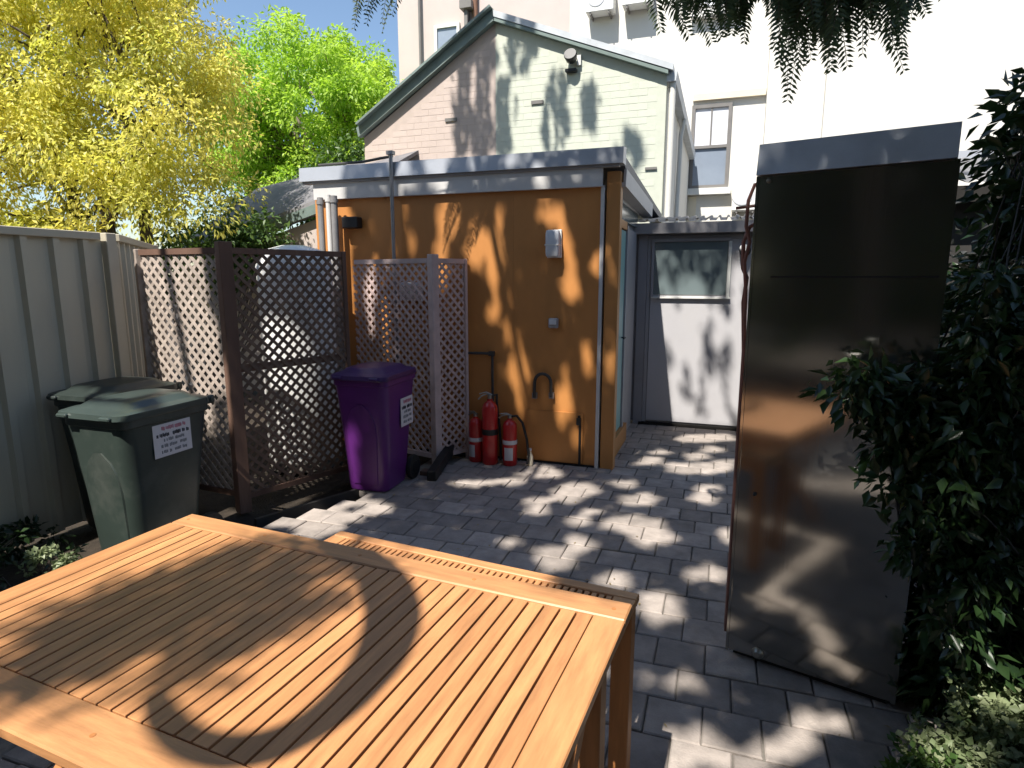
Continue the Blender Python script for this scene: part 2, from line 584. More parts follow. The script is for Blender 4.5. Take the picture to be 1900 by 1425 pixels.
# ------------------------------------------------------------------ orange shed
YS = 4.96
sh = W('orange_shed', 'flat-roofed shed with orange painted front wall and metal roof flashing', 'shed', (-2.2, 5.9, 0))
sh.add('front_wall', bx((-3.62, YS, 0.0), (-0.945, YS + 0.09, 2.32)), 'orange')
sh.add('left_wall', bx((-3.62, YS + 0.09, 0.0), (-3.53, 8.2, 2.32)), 'orange')
for x in (-2.42, -1.68):
    sh.add('sheet_joint', bx((x - 0.003, YS - 0.0015, 0.03), (x + 0.003, YS - 0.0005, 2.30)), 'orange_post')
sh.add('base_strip', bx((-3.6, YS - 0.008, -0.02), (-0.95, YS - 0.001, 0.02)), 'dark_gap')
sh.add('corner_strip', bx((-0.944, YS - 0.012, 0.0), (-0.915, YS + 0.05, 2.315)), 'fascia')
sh.add('corner_post', bx((-0.90, YS + 0.0, -0.03), (-0.79, YS + 0.11, 2.42), 0.004), 'orange_post')
sh.add('fascia', bx((-3.60, YS - 0.045, 2.305), (-0.93, YS - 0.002, 2.445)), 'fascia')
rc = bmesh.new()
prism(rc, [(-3.72, YS - 0.085, 2.465), (-3.72, YS - 0.075, 2.585), (-3.72, YS + 0.06, 2.60), (-3.72, YS + 0.06, 2.465)], (2.955, 0, 0))
sh.add('roof_flashing', rc, 'flashing')
sh.add('flashing_lip', bx((-3.70, YS - 0.062, 2.445), (-0.80, YS - 0.0, 2.4645)), 'grey_trim')
rf = bmesh.new()
prism(rf, [(-3.70, YS + 0.06, 2.47), (-3.70, YS + 0.06, 2.55), (-3.70, 8.2, 2.40), (-3.70, 8.2, 2.32)], (2.92, 0, 0))
sh.add('roof', rf, 'roof_tin')
# right side of the shed, seen at a steep angle
sh.add('side_wall', bx((-0.99, YS + 0.11, 0.0), (-0.90, 6.72, 2.30)), 'grey_wall')
sh.add('side_sill', bx((-0.90, YS + 0.115, 0.0), (-0.83, 6.0, 0.17)), 'orange_post')
dr = sh.add('side_door', bx((-0.898, 5.20, 0.18), (-0.862, 5.78, 2.02), 0.003), 'teal')
hb = bmesh.new()
tube(hb, [(-0.862, 5.70, 1.05), (-0.825, 5.70, 1.05), (-0.825, 5.60, 1.05)], 0.008, 6)
sh.add('door_handle', hb, 'pipe_dark', dr)
sh.add('door_frame', bx((-0.898, 5.785, 0.0), (-0.845, 5.86, 2.07)), 'grey_trim')
sh.add('door_frame', bx((-0.898, YS + 0.13, 2.03), (-0.850, 5.78, 2.10)), 'orange_post')
sw = sh.add('side_window', bx((-0.897, 5.15, 2.11), (-0.868, 6.6, 2.24)), 'win_dark')
sh.add('window_frame', bx((-0.897, 5.13, 2.245), (-0.86, 6.65, 2.28)), 'fascia', sw)
sh.add('side_panel', bx((-0.897, 5.90, 0.0), (-0.875, 6.62, 2.06)), 'grey_trim')
gb = bmesh.new()
for k in range(1):
    prism(gb, [(-0.86, YS + 0.05, 2.30), (-0.76, YS + 0.05, 2.31), (-0.755, YS + 0.05, 2.44), (-0.775, YS + 0.05, 2.44), (-0.78, YS + 0.05, 2.34), (-0.86, YS + 0.05, 2.33)], (0, 1.95, -0.06))
sh.add('side_gutter', gb, 'fascia')
sh.add('side_soffit', bx((-0.90, YS + 0.12, 2.285), (-0.862, 6.7, 2.33)), 'grey_trim')
# small hatch at the foot of the wall
hb = bmesh.new()
box(hb, (-1.30, YS - 0.006, 0.25), (0.50, 0.012, 0.44))
sh.add('wall_hatch', hb, 'orange')
cb = bmesh.new()
tube(cb, [(-1.075, YS - 0.012, 0.02), (-1.075, YS - 0.012, 0.36), (-1.085, YS - 0.012, 0.45)], 0.011, 8)
box(cb, (-1.085, YS - 0.02, 0.40), (0.035, 0.03, 0.06))
sh.add('hatch_conduit', cb, 'rubber')
# soil stack, thin vertical vent pipe and small black pipe lying on the roof edge
cb = bmesh.new()
tube(cb, [(-2.755, YS - 0.10, 0.4), (-2.755, YS - 0.10, 2.66)], 0.017, 10)
box(cb, (-2.755, YS - 0.10, 2.655), (0.06, 0.05, 0.03))
sh.add('vent_pipe', cb, 'pipe_grey', None, True)
cb = bmesh.new()
tube(cb, [(-3.56, YS + 0.0, 2.615), (-3.1, YS + 0.0, 2.618), (-2.745, YS - 0.09, 2.63)], 0.012, 8)
sh.add('roof_pipe', cb, 'pipe_dark')

# pipes of the water heater in front of the shed's left end
wp = W('heater_pipes', 'bundle of grey vertical pipes at left end of the orange wall', 'pipes', (-3.4, 4.82, 0))
for k, (x, r, top, m_) in enumerate(((-3.47, 0.028, 2.31, 'pipe_grey'), (-3.385, 0.024, 2.33, 'fascia'), (-3.325, 0.03, 2.32, 'pipe_grey'))):
    cb = bmesh.new()
    tube(cb, [(x, 4.83, 0.1), (x, 4.83, top)], r, 10)
    tube(cb, [(x, 4.83, top - 0.06), (x, 4.83, top - 0.03)], r * 1.25, 10)
    wp.add('pipe', cb, m_, None, True)
wp.add('control_box', bx((-3.28, 4.86, 2.04), (-3.12, 4.955, 2.14), 0.008), 'plastic_black')

# wall light, small switch box, hook, tap pipe on the orange wall
wl = W('wall_light', 'pale rectangular bulkhead light fixed high on orange wall', 'light', (-1.31, YS, 1.76))
wl.add('back_plate', bx((-1.375, YS - 0.03, 1.76), (-1.255, YS - 0.001, 1.985), 0.004), 'plastic_white')
bm = bmesh.new()
loft(bm, [rrect(-1.315, YS - 0.07, 0.10, 0.075, 0.02, 1.77), rrect(-1.315, YS - 0.075, 0.11, 0.085, 0.025, 1.80),
          rrect(-1.315, YS - 0.075, 0.11, 0.085, 0.025, 1.95), rrect(-1.315, YS - 0.07, 0.10, 0.075, 0.02, 1.975)])
wl.add('diffuser', bm, 'blind', None, True)
wl.add('band', bx((-1.371, YS - 0.12, 1.855), (-1.259, YS - 0.031, 1.867)), 'plastic_white')
sb = W('switch_box', 'small grey weatherproof switch box at mid height on orange wall', 'switch', (-1.315, YS, 1.19))
sb.add('body', bx((-1.355, YS - 0.045, 1.185), (-1.275, YS - 0.001, 1.268), 0.008), 'grey_trim')
sb.add('cover', bx((-1.345, YS - 0.055, 1.215), (-1.285, YS - 0.0455, 1.258), 0.003), 'blind')
hk = W('hook_pipe', 'dark inverted U shaped pipe hook on lower orange wall', 'hook', (-1.4, YS, 0.55))
bm = bmesh.new()
pts = [(-1.475, YS - 0.035, 0.585)] + [(-1.40 - 0.072 * math.cos(a), YS - 0.035, 0.72 + 0.075 * math.sin(a)) for a in [math.pi * k / 10 for k in range(11)]] + [(-1.325, YS - 0.035, 0.60)]
tube(bm, pts, 0.014, 8)
hk.add('bent_pipe', bm, 'pipe_dark', None, True)
bm = bmesh.new()
box(bm, (-1.475, YS - 0.018, 0.60), (0.04, 0.034, 0.05))
hk.add('bracket', bm, 'pipe_grey')
bm = bmesh.new()
box(bm, (-1.325, YS - 0.018, 0.61), (0.04, 0.034, 0.05))
hk.add('bracket', bm, 'pipe_grey')
tp = W('tap_pipe', 'dark angled water pipe on orange wall above the fire extinguishers', 'pipe', (-1.86, YS, 0.3))
bm = bmesh.new()
tube(bm, [(-2.12, YS - 0.03, 0.945), (-1.88, YS - 0.03, 0.95), (-1.86, YS - 0.03, 0.93), (-1.856, YS - 0.03, 0.25)], 0.012, 8)
tp.add('pipe', bm, 'pipe_dark', None, True)
bm = bmesh.new()
box(bm, (-1.865, YS - 0.03, 0.95), (0.05, 0.035, 0.04))
tp.add('elbow', bm, 'pipe_dark')

# ------------------------------------------------------------------ grey outbuilding with the white door
YG = 6.73
go = W('grey_outbuilding', 'low grey outbuilding with gutter and white sheeted door at end of yard', 'outbuilding', (0.3, 7.2, 0))
go.add('wall', bx((-0.985, YG, 0.03), (1.6, YG + 0.1, 2.06)), 'grey_wall')
go.add('side_pillar', bx((-0.86, YG - 0.03, 0.0), (-0.765, YG - 0.001, 2.04)), 'grey_wall')
go.add('door_trim', bx((-0.762, YG - 0.022, 0.03), (-0.725, YG - 0.001, 2.03)), 'grey_trim')
go.add('door_trim', bx((-0.724, YG - 0.021, 1.995), (0.25, YG - 0.001, 2.03)), 'grey_trim')
dd = go.add('door', bx((-0.72, YG - 0.014, 0.05), (0.285, YG - 0.001, 1.99)), 'door_white')
wi = go.add('window', bx((-0.69, YG - 0.022, 1.425), (0.04, YG - 0.016, 1.965)), 'win_dark')
for a, b in (((-0.72, YG - 0.04, 1.97), (0.075, YG - 0.0145, 2.0)), ((-0.72, YG - 0.039, 1.40), (-0.692, YG - 0.0145, 1.969)),
             ((0.045, YG - 0.039, 1.40), (0.075, YG - 0.0145, 1.969))):
    go.add('window_frame', bx(a, b), 'frame_white' if a[0] > 0 else 'grey_trim', wi)
go.add('window_sill', bx((-0.71, YG - 0.05, 1.385), (0.085, YG - 0.0145, 1.40)), 'frame_white', wi)
go.add('threshold', bx((-0.8, YG - 0.03, -0.01), (0.35, YG + 0.02, 0.03)), 'dark_gap')
gt = bmesh.new()
prism(gt, [(-0.90, YG - 0.01, 2.05), (-0.90, YG - 0.13, 2.05), (-0.90, YG - 0.145, 2.155), (-0.90, YG - 0.125, 2.155), (-0.90, YG - 0.115, 2.075), (-0.90, YG - 0.01, 2.075)], (2.5, 0, 0))
go.add('gutter', gt, 'grey_trim')
rb = bmesh.new()
n = 26
xs = [-0.95 + i * 0.1 for i in range(n + 1)]
prof = []
for x in xs:
    prof += [(x, 0), (x + 0.06, 0), (x + 0.07, 0.028), (x + 0.09, 0.028)]
top = [[rb.verts.new((x, YG - 0.14, 2.165 + z)) for x, z in prof], [rb.verts.new((x, YG + 1.7, 2.36 + z)) for x, z in prof]]
for i in range(len(prof) - 1):
    rb.faces.new((top[0][i], top[0][i + 1], top[1][i + 1], top[1][i]))
go.add('roof_sheet', rb, 'roof_tin')
lm = W('round_wall_lamp', 'black and white round wall lamp beside steel cabinet on grey outbuilding', 'lamp', (0.19, YG, 1.83))
bm = bmesh.new()
lathe(bm, [(0.05, 0), (0.055, 0.02), (0.055, 0.08), (0.03, 0.11)], 16)
bmesh.ops.rotate(bm, cent=(0, 0, 0), matrix=Matrix.Rotation(R(90), 3, 'X'), verts=bm.verts)
bmesh.ops.translate(bm, vec=(0.20, YG - 0.012, 1.865), verts=bm.verts)
lm.add('housing', bm, 'plastic_black', None, True)
bm = bmesh.new()
lathe(bm, [(0.035, 0), (0.04, 0.01), (0.03, 0.03)], 16)
bmesh.ops.rotate(bm, cent=(0, 0, 0), matrix=Matrix.Rotation(R(90), 3, 'X'), verts=bm.verts)
bmesh.ops.translate(bm, vec=(0.185, YG - 0.13, 1.89), verts=bm.verts)
lm.add('lens', bm, 'plastic_white', None, True)

# ------------------------------------------------------------------ gabled house, half pink half cream-green
YB = 8.4
gh = W('gabled_house', 'gabled brick house painted pink on the left and cream green on the right', 'house', (-3.1, 11, 0))
AX, AZ = -3.095, 4.99
pk = bmesh.new()
prism(pk, [(-5.2, YB, 0), (AX, YB, 0), (AX, YB, AZ), (-5.2, YB, 3.66)], (0, 0.2, 0))
wall_p = gh.add('pink_wall', pk, 'pink_mortar')
gk = bmesh.new()
prism(gk, [(AX, YB, 0), (-0.80, YB, 0), (-0.80, YB, 4.12), (AX, YB, AZ)], (0, 0.2, 0))
wall_g = gh.add('cream_wall', gk, 'green_mortar')
bmk = bmesh.new()
box(bmk, (0, 0, 0), (0.228, 0.02, 0.076))
bmesh.ops.recalc_face_normals(bmk, faces=bmk.faces)
me_bp = bpy.data.meshes.new('brick')
bmk.to_mesh(me_bp)
me_bp.materials.append(M['pink_brick'])
me_bg = bpy.data.meshes.new('brick')
bmk.to_mesh(me_bg)
me_bg.materials.append(M['green_brick'])
bmk.free()
bricks = []
row = 0
z = 2.30
while z < 4.95:
    x = -5.19 + 0.117 + (0.119 if row % 2 else 0)
    while x < -0.92:
        lim = (3.66 + (x - 0.12 + 5.2) / 2.105 * 1.33 if x < AX else AZ - (x + 0.12 - AX) / 2.295 * 0.87) - 0.10
        vis_z = 2.72 + max(0, (-2.0 - x)) * 0.18 if x < -1.0 else 2.4
        if z + 0.04 < lim and z > vis_z and abs(x - AX) > 0.117:
            bricks.append((x, z))
        x += 0.238
    z += 0.086
    row += 1
bricks.sort(key=lambda b: (b[0] + 1.0) ** 2 * 0.3 + (b[1] - 3.6) ** 2)
rest_p, rest_g = bmesh.new(), bmesh.new()
for k, (x, z) in enumerate(bricks):
    pinkside = x < AX
    dy = random.uniform(-0.0015, 0.0015)
    if k < 300:
        o = bpy.data.objects.new('brick', me_bp if pinkside else me_bg)
        C.objects.link(o)
        p = wall_p if pinkside else wall_g
        o.parent = p
        o.location = Vector((x, YB + 0.0080 + dy*0.5, z)) - gh.loc - Vector(p.location)
    else:
        box(rest_p if pinkside else rest_g, (x, YB + 0.0080 + dy*0.5, z), (0.228, 0.02, 0.076))
if len(rest_p.verts):
    gh.add('brick_field', rest_p, 'pink_brick', wall_p)['kind'] = 'stuff'
if len(rest_g.verts):
    gh.add('brick_field', rest_g, 'green_brick', wall_g)['kind'] = 'stuff'
# barge boards and roof
bb = bmesh.new()
prism(bb, [(-5.24, YB - 0.10, 3.66), (AX, YB - 0.10, 4.985), (AX, YB - 0.10, 5.13), (-5.27, YB - 0.10, 3.79)], (0, 0.095, 0))
gh.add('barge_board', bb, 'barge')
bb = bmesh.new()
prism(bb, [(AX + 0.002, YB - 0.09, 4.99), (-0.78, YB - 0.09, 4.10), (-0.78, YB - 0.09, 4.145), (AX + 0.002, YB - 0.09, 5.035)], (0, 0.085, 0))
gh.add('barge_board', bb, 'barge')
bb = bmesh.new()
prism(bb, [(AX + 0.002, YB - 0.10, 5.04), (-0.72, YB - 0.10, 4.135), (-0.72, YB - 0.10, 4.21), (AX + 0.002, YB - 0.10, 5.12)], (0, 0.3, 0))
gh.add('barge_flashing', bb, 'barge_pale')
bb = bmesh.new()
prism(bb, [(-5.28, YB - 0.004, 3.70), (AX, YB - 0.004, 5.05), (AX, YB - 0.004, 5.13), (-5.30, YB - 0.004, 3.78)], (0, 5.5, 0))
gh.add('roof', bb, 'slate')
bb = bmesh.new()
prism(bb, [(AX + 0.002, YB + 0.21, 5.04), (-0.72, YB + 0.21, 4.14), (-0.72, YB + 0.21, 4.21), (AX + 0.002, YB + 0.21, 5.12)], (0, 5.3, 0))
gh.add('roof', bb, 'slate')
for k in range(9):                   # overlapping ridge-end tiles along the verge
    tt = k / 9.0
    bb = bmesh.new()
    a = Vector((AX - 0.02 - tt * 2.12, YB - 0.085, 5.128 - tt * 1.325))
    box(bb, a + Vector((-0.11, 0, -0.052)), (0.272, 0.19, 0.03), Matrix.Rotation(-math.atan2(1.33, 2.105), 3, 'Y'))
    gh.add('verge_tile', bb, 'barge')
gh.add('side_wall', bx((-1.0, YB + 0.2, 0), (-0.80, 13.9, 4.10)), 'white_render')
gg = bmesh.new()
prism(gg, [(-0.80, YB - 0.02, 4.03), (-0.69, YB - 0.02, 4.03), (-0.67, YB - 0.02, 4.14), (-0.80, YB - 0.02, 4.14)], (0, 5.45, 0))
gh.add('side_gutter', gg, 'barge_pale')
pp = bmesh.new()
tube(pp, [(-0.73, YB + 0.06, 4.04), (-0.73, YB + 0.06, 2.35)], 0.042, 10)
gh.add('downpipe', pp, 'white_render', None, True)
pp = bmesh.new()
tube(pp, [(-0.70, 10.4, 4.04), (-0.74, 10.4, 3.8), (-0.76, 10.4, 2.3)], 0.035, 8)
gh.add('downpipe', pp, 'white_render', None, True)
gh.add('wall_vent', bx((-3.86, YB - 0.022, 3.785), (-3.68, YB - 0.0075, 3.83)), 'frame_grey')
gh.add('wall_vent', bx((-2.58, YB - 0.022, 3.91), (-2.41, YB - 0.0075, 3.955)), 'frame_grey')
gh.add('wall_vent', bx((-1.03, YB - 0.022, 2.98), (-0.88, YB - 0.0075, 3.01)), 'frame_grey')
sl = W('security_light', 'small black floodlight mounted high on the cream green gable', 'light', (-2.02, YB, 4.3))
bm = bmesh.new()
lathe(bm, [(0.045, 0), (0.07, 0.03), (0.085, 0.12), (0.08, 0.135)], 16)
bmesh.ops.rotate(bm, cent=(0, 0, 0), matrix=Matrix.Rotation(R(65), 3, 'X'), verts=bm.verts)
bmesh.ops.translate(bm, vec=(-2.02, YB - 0.03, 4.39), verts=bm.verts)
sl.add('lamp_head', bm, 'plastic_black', None, True)
sl.add('sensor', bx((-2.10, YB - 0.09, 4.25), (-1.95, YB - 0.008, 4.29), 0.006), 'plastic_black')
sl.add('bracket', bx((-1.95, YB - 0.05, 4.33), (-1.90, YB - 0.008, 4.45)), 'plastic_white')

# ------------------------------------------------------------------ tall terrace behind
YW = 14.0
tb = W('terrace_building', 'tall sunlit terrace building, pink at left and white at right', 'building', (0, 16, 0))
tb.add('pink_wall', bx((-7.63, YW, 0), (-3.443, YW + 0.4, 10.5)), 'pink_render')
tb.add('white_wall', bx((-3.441, YW - 0.005, 0), (0.63, YW + 0.4, 10.5)), 'white_render')
tb.add('white_wing', bx((0.632, YW - 0.30, 0), (1.65, YW + 0.4, 10.5)), 'white_render')
tb.add('white_wing', bx((1.652, YW - 0.45, 0), (12.0, YW + 0.4, 10.5)), 'white_render')
tb.add('back_block', bx((-7.6, YW + 0.401, 0), (12, YW + 7, 10.4)), 'white_render')


def window(b, x0, x1, z0, z1, yw, mfr, mpane_top, mpane_bot, mullion=True, sill=True, fw=0.07):
    p = b.add('window', bx((x0, yw - 0.012, z0), (x1, yw + 0.02, z1)), 'frame_grey')
    zm = (z0 + z1) / 2
    b.add('pane', bx((x0 + fw, yw - 0.02, zm + 0.03), (x1 - fw, yw - 0.013, z1 - fw)), mpane_top, p)
    b.add('pane', bx((x0 + fw, yw - 0.02, z0 + fw), (x1 - fw, yw - 0.013, zm - 0.03)), mpane_bot, p)
    for a, c in (((x0, z1 - fw), (x1, z1)), ((x0, z0), (x0 + fw, z1 - fw - .001)), ((x1 - fw, z0), (x1, z1 - fw - .001)),
                 ((x0 + fw + .001, zm - 0.029), (x1 - fw - .001, zm + 0.029)), ((x0 + fw + .001, z0), (x1 - fw - .001, z0 + fw))):
        b.add('window_frame', bx((a[0], yw - 0.06, a[1]), (c[0], yw - 0.0125, c[1])), mfr, p)
    if mullion:
        b.add('glazing_bar', bx(((x0 + x1) / 2 - 0.015, yw - 0.045, zm + 0.03), ((x0 + x1) / 2 + 0.015, yw - 0.0205, z1 - fw - 0.001)), mfr, p)
    if sill:
        b.add('window_sill', bx((x0 - 0.04, yw - 0.16, z0 - 0.13), (x1 + 0.06, yw - 0.0125, z0 - 0.001)), 'frame_white', p)
    return p


window(tb, -0.79, 0.0, 3.45, 5.12, YW - 0.005, 'frame_grey', 'blind', 'glass_blue')
window(tb, -6.66, -6.02, 6.2, 7.36, YW, 'frame_white', 'glass_blue', 'blind', False, False)
window(tb, -0.85, 0.05, 6.9, 8.6, YW - 0.005, 'frame_grey', 'glass_blue', 'blind')
tb.add('lintel_band', bx((-0.78, YW - 0.10, 5.2), (0.62, YW - 0.0055, 5.33)), 'cream')
tb.add('plinth_band', bx((-0.80, YW - 0.03, 2.0), (-0.62, YW - 0.0055, 3.3)), 'cream')
for x, r in ((-7.01, 0.035), (-5.62, 0.06)):
    bm = bmesh.new()
    tube(bm, [(x, YW - 0.08, 2), (x, YW - 0.08, 10.4)], r, 10)
    tb.add('downpipe', bm, 'frame_grey' if r < .05 else 'hedge_wall', None, True)
tb.add('rainhead', bx((-5.92, YW - 0.28, 7.55), (-5.64, YW - 0.03, 7.72)), 'frame_grey')
tb.add('bracket', bx((-5.84, YW - 0.2, 7.05), (-5.76, YW - 0.03, 7.55)), 'frame_grey')


def ac_unit(x0, x1, z0, z1, yw, label):
    u = W('air_conditioner', label, 'air conditioner', ((x0 + x1) / 2, yw - 0.2, z0), 'air conditioners on the terrace wall')
    u.add('casing', bx((x0, yw - 0.36, z0), (x1, yw - 0.04, z1), 0.012), 'plastic_white')
    cx, cz = x0 + (x1 - x0) * 0.38, (z0 + z1) / 2 + 0.02
    bm = bmesh.new()
    r = (z1 - z0) * 0.36
    lathe(bm, [(r, 0), (r, 0.01), (r * 0.9, 0.014)], 24)
    bmesh.ops.rotate(bm, cent=(0, 0, 0), matrix=Matrix.Rotation(R(90), 3, 'X'), verts=bm.verts)
    bmesh.ops.translate(bm, vec=(cx, yw - 0.361, cz), verts=bm.verts)
    u.add('fan_grille', bm, 'blind')
    u.add('bracket', bx((x0 + 0.08, yw - 0.34, z0 - 0.05), (x0 + 0.11, yw - 0.007, z0 - 0.002)), 'frame_grey')
    u.add('bracket', bx((x1 - 0.11, yw - 0.34, z0 - 0.05), (x1 - 0.08, yw - 0.007, z0 - 0.002)), 'frame_grey')


ac_unit(-3.02, -2.44, 7.06, 7.56, YW, 'left of the two air conditioners high on the white wall')
ac_unit(-2.26, -1.66, 7.10, 7.60, YW, 'right of the two air conditioners high on the white wall')
ac_unit(0.10, 0.60, 2.95, 3.5, YW, 'pale air conditioner below the sash window, behind the steel cabinet')
bm = bmesh.new()
cp = thing('rooftop_cowl', 'small dark triangular vent cowl behind the gable roof', 'vent', (-2.75, 12.6, 5.4))
prism(bm, [(-0.30, 0, 0), (0.22, 0, 0), (0.22, 0, 0.28), (-0.02, 0, 0.22)], (0, 0.3, 0))
part('cowl', bm, 'frame_grey', cp)
part('stand', bx((-0.1, 0.05, -1.3), (0.1, 0.25, -0.002)), 'frame_grey', cp)

# ------------------------------------------------------------------ neighbours: left skillion, right tin roof
nl = W('neighbour_cottage', 'neighbouring cottage with grey roof and dark green gutter behind lattice', 'cottage', (-6, 8, 0))
bm = bmesh.new()
prism(bm, [(-7.6, 7.0, 0), (-4.4, 7.0, 0), (-4.4, 7.0, 2.55), (-7.6, 7.0, 1.68)], (0, 0.15, 0))
nl.add('wall', bm, 'pink_render')
bm = bmesh.new()
prism(bm, [(-7.7, 6.9, 1.70), (-4.3, 6.9, 2.615), (-4.3, 6.9, 2.74), (-7.7, 6.9, 1.825)], (0, 0.095, 0))
nl.add('gutter', bm, 'barge')
bm = bmesh.new()
prism(bm, [(-7.7, 6.93, 1.83), (-4.3, 6.93, 2.745), (-4.3, 8.9, 3.60), (-7.7, 8.9, 3.05)], (0, 0.02, 0.06))
nl.add('roof', bm, 'slate')
nl.add('wall_batten', bx((-5.92, 6.965, 1.2), (-5.84, 6.999, 2.1)), 'cream')
nl.add('wall_batten', bx((-5.58, 6.965, 1.2), (-5.52, 6.999, 2.2)), 'cream')
nr = W('neighbour_lean_to', 'low tin-roofed lean-to beyond shrubs at right edge', 'lean-to', (2.4, 5.4, 0))
nr.add('wall', bx((1.25, 5.15, 0), (4.5, 5.25, 2.18)), 'pipe_dark')
rb = bmesh.new()
prof = []
for i in range(34):
    x = 1.2 + i * 0.1
    prof += [(x, 0), (x + 0.025, 0.018), (x + 0.05, 0.025), (x + 0.075, 0.018)]
top = [[rb.verts.new((x, 4.95, 2.22 + z)) for x, z in prof], [rb.verts.new((x, 6.6, 2.62 + z)) for x, z in prof]]
for i in range(len(prof) - 1):
    rb.faces.new((top[0][i], top[0][i + 1], top[1][i + 1], top[1][i]))
nr.add('roof_sheet', rb, 'roof_tin')
nr.add('fascia', bx((1.2, 4.97, 2.10), (4.5, 5.0, 2.205)), 'dark_gap')
nr.add('ridge_flashing', bx((1.2, 6.6, 2.62), (4.5, 6.8, 2.70)), 'flashing')

# ------------------------------------------------------------------ steel fence on the left
fe = W('steel_fence', 'beige ribbed sheet steel fence along left side of the yard', 'fence', (-4.0, 3.1, 0))
HF = 1.875


def fence_run(a, b, n, zt):
    a, b = Vector(a), Vector(b)
    d = (b - a) / n
    u = d.normalized()
    nn = Vector((u.y, -u.x, 0))      # towards the yard
    for i in range(n):
        p = a + d * i
        w_ = d.length
        prof = [(0, 0), (0.03, 0), (0.045, 0.032), (0.085, 0.032), (0.10, 0), (w_ - 0.0005, 0)]
        bm = bmesh.new()
        f0 = [p + u * s + nn * q for s, q in prof]
        loft(bm, [[v + Vector((0, 0, -0.03)) for v in f0] + [v - nn * 0.004 + Vector((0, 0, -0.03)) for v in f0[::-1]],
                  [v + Vector((0, 0, zt - 0.02)) for v in f0] + [v - nn * 0.004 + Vector((0, 0, zt - 0.02)) for v in f0[::-1]]])
        fe.add('fence_sheet', bm, 'fence')
    bm = bmesh.new()
    ang = math.atan2(u.y, u.x)
    box(bm, (a + b) / 2 + Vector((0, 0, zt)) + nn * 0.015, ((b - a).length - 0.06, 0.065, 0.05), Matrix.Rotation(ang, 3, 'Z'), 0.004)
    fe.add('top_rail', bm, 'fence_rail')


def fence_post(p, zt):
    bm = bmesh.new()
    box(bm, (p[0] + 0.015, p[1], zt / 2), (0.075, 0.075, zt + 0.05), None, 0.004)
    fe.add('post', bm, 'fence_rail')


fence_run((-4.07, -1.28, 0), (-4.02, 3.12, 0), 23, HF)
fence_run((-4.02, 3.20, 0), (-5.05, 4.38, 0), 8, HF)
fence_post((-4.02, 3.16), HF)
fence_post((-4.045, 0.9), HF)
fence_post((-5.06, 4.42), HF)


# ------------------------------------------------------------------ lattice screens
def slat(parent, off, p, q, nrm, mname, hw=0.0112, th=0.006):
    """thin batten from p to q in the plane whose normal is nrm (thing-local coordinates)."""
    p, q = Vector(p), Vector(q)
    d = (q - p)
    L_ = d.length
    d.normalize()
    c = (p + q) / 2
    s = nrm.cross(d).normalized()
    vs = []
    for a in (-1, 1):
        for b in (-1, 1):
            for e in (-1, 1):
                vs.append(d * (a * L_ / 2) + s * (b * hw) + nrm * (e * th / 2))
    fs = [(0, 1, 3, 2), (4, 6, 7, 5), (0, 4, 5, 1), (2, 3, 7, 6), (0, 2, 6, 4), (1, 5, 7, 3)]
    me = bpy.data.meshes.new('slat')
    me.from_pydata([tuple(v) for v in vs], [], fs)
    me.materials.append(M[mname])
    o = bpy.data.objects.new('slat', me)
    C.objects.link(o)
    o.parent = parent
    o.location = c - off
    return o


def lattice(wt, A, B, z0, z1, mname, pitch=0.071, rail='lattice_post', flip=False):
    A, B = Vector(A), Vector(B)
    d = B - A
    Wd = d.length
    u = d.normalized()
    n = Vector((u.y, -u.x, 0))
    if flip:
        n = -n
    Hh = z1 - z0

    def clip(sgn, c):
        # line t = sgn*s + c inside the panel rectangle
        pts = []
        for s in (0, Wd):
            t = sgn * s + c
            if 0 <= t <= Hh:
                pts.append((s, t))
        for t in (0, Hh):
            s = (t - c) * sgn
            if 0 < s < Wd:
                pts.append((s, t))
        return pts[:2] if len(pts) >= 2 else None

    for sgn, dep in ((-1, 0.004), (1, -0.004)):
        c = (-Wd if sgn > 0 else 0) + pitch * 0.5
        end = Hh + (Wd if sgn < 0 else 0)
        while c < end:
            pq = clip(sgn, c)
            if pq:
                (s0, t0), (s1, t1) = pq
                if math.hypot(s1 - s0, t1 - t0) > 0.05:
                    slat(wt.t, wt.loc, A + u * s0 + n * dep + Vector((0, 0, z0 + t0)), A + u * s1 + n * dep + Vector((0, 0, z0 + t1)), n, mname)
            c += pitch * 1.0
    ang = math.atan2(u.y, u.x)
    for zz in (z0 + 0.012, z1 - 0.012):
        bm = bmesh.new()
        box(bm, (A + B) / 2 + Vector((0, 0, zz)), (Wd - 0.05, 0.034, 0.04), Matrix.Rotation(ang, 3, 'Z'))
        wt.add('rail', bm, rail)


def post(wt, p, z1, sz, mname):
    bm = bmesh.new()
    box(bm, (p[0], p[1], z1 / 2 - 0.02), (sz, sz, z1 + 0.04), Matrix.Rotation(R(64), 3, 'Z'), 0.004)
    wt.add('post', bm, mname)


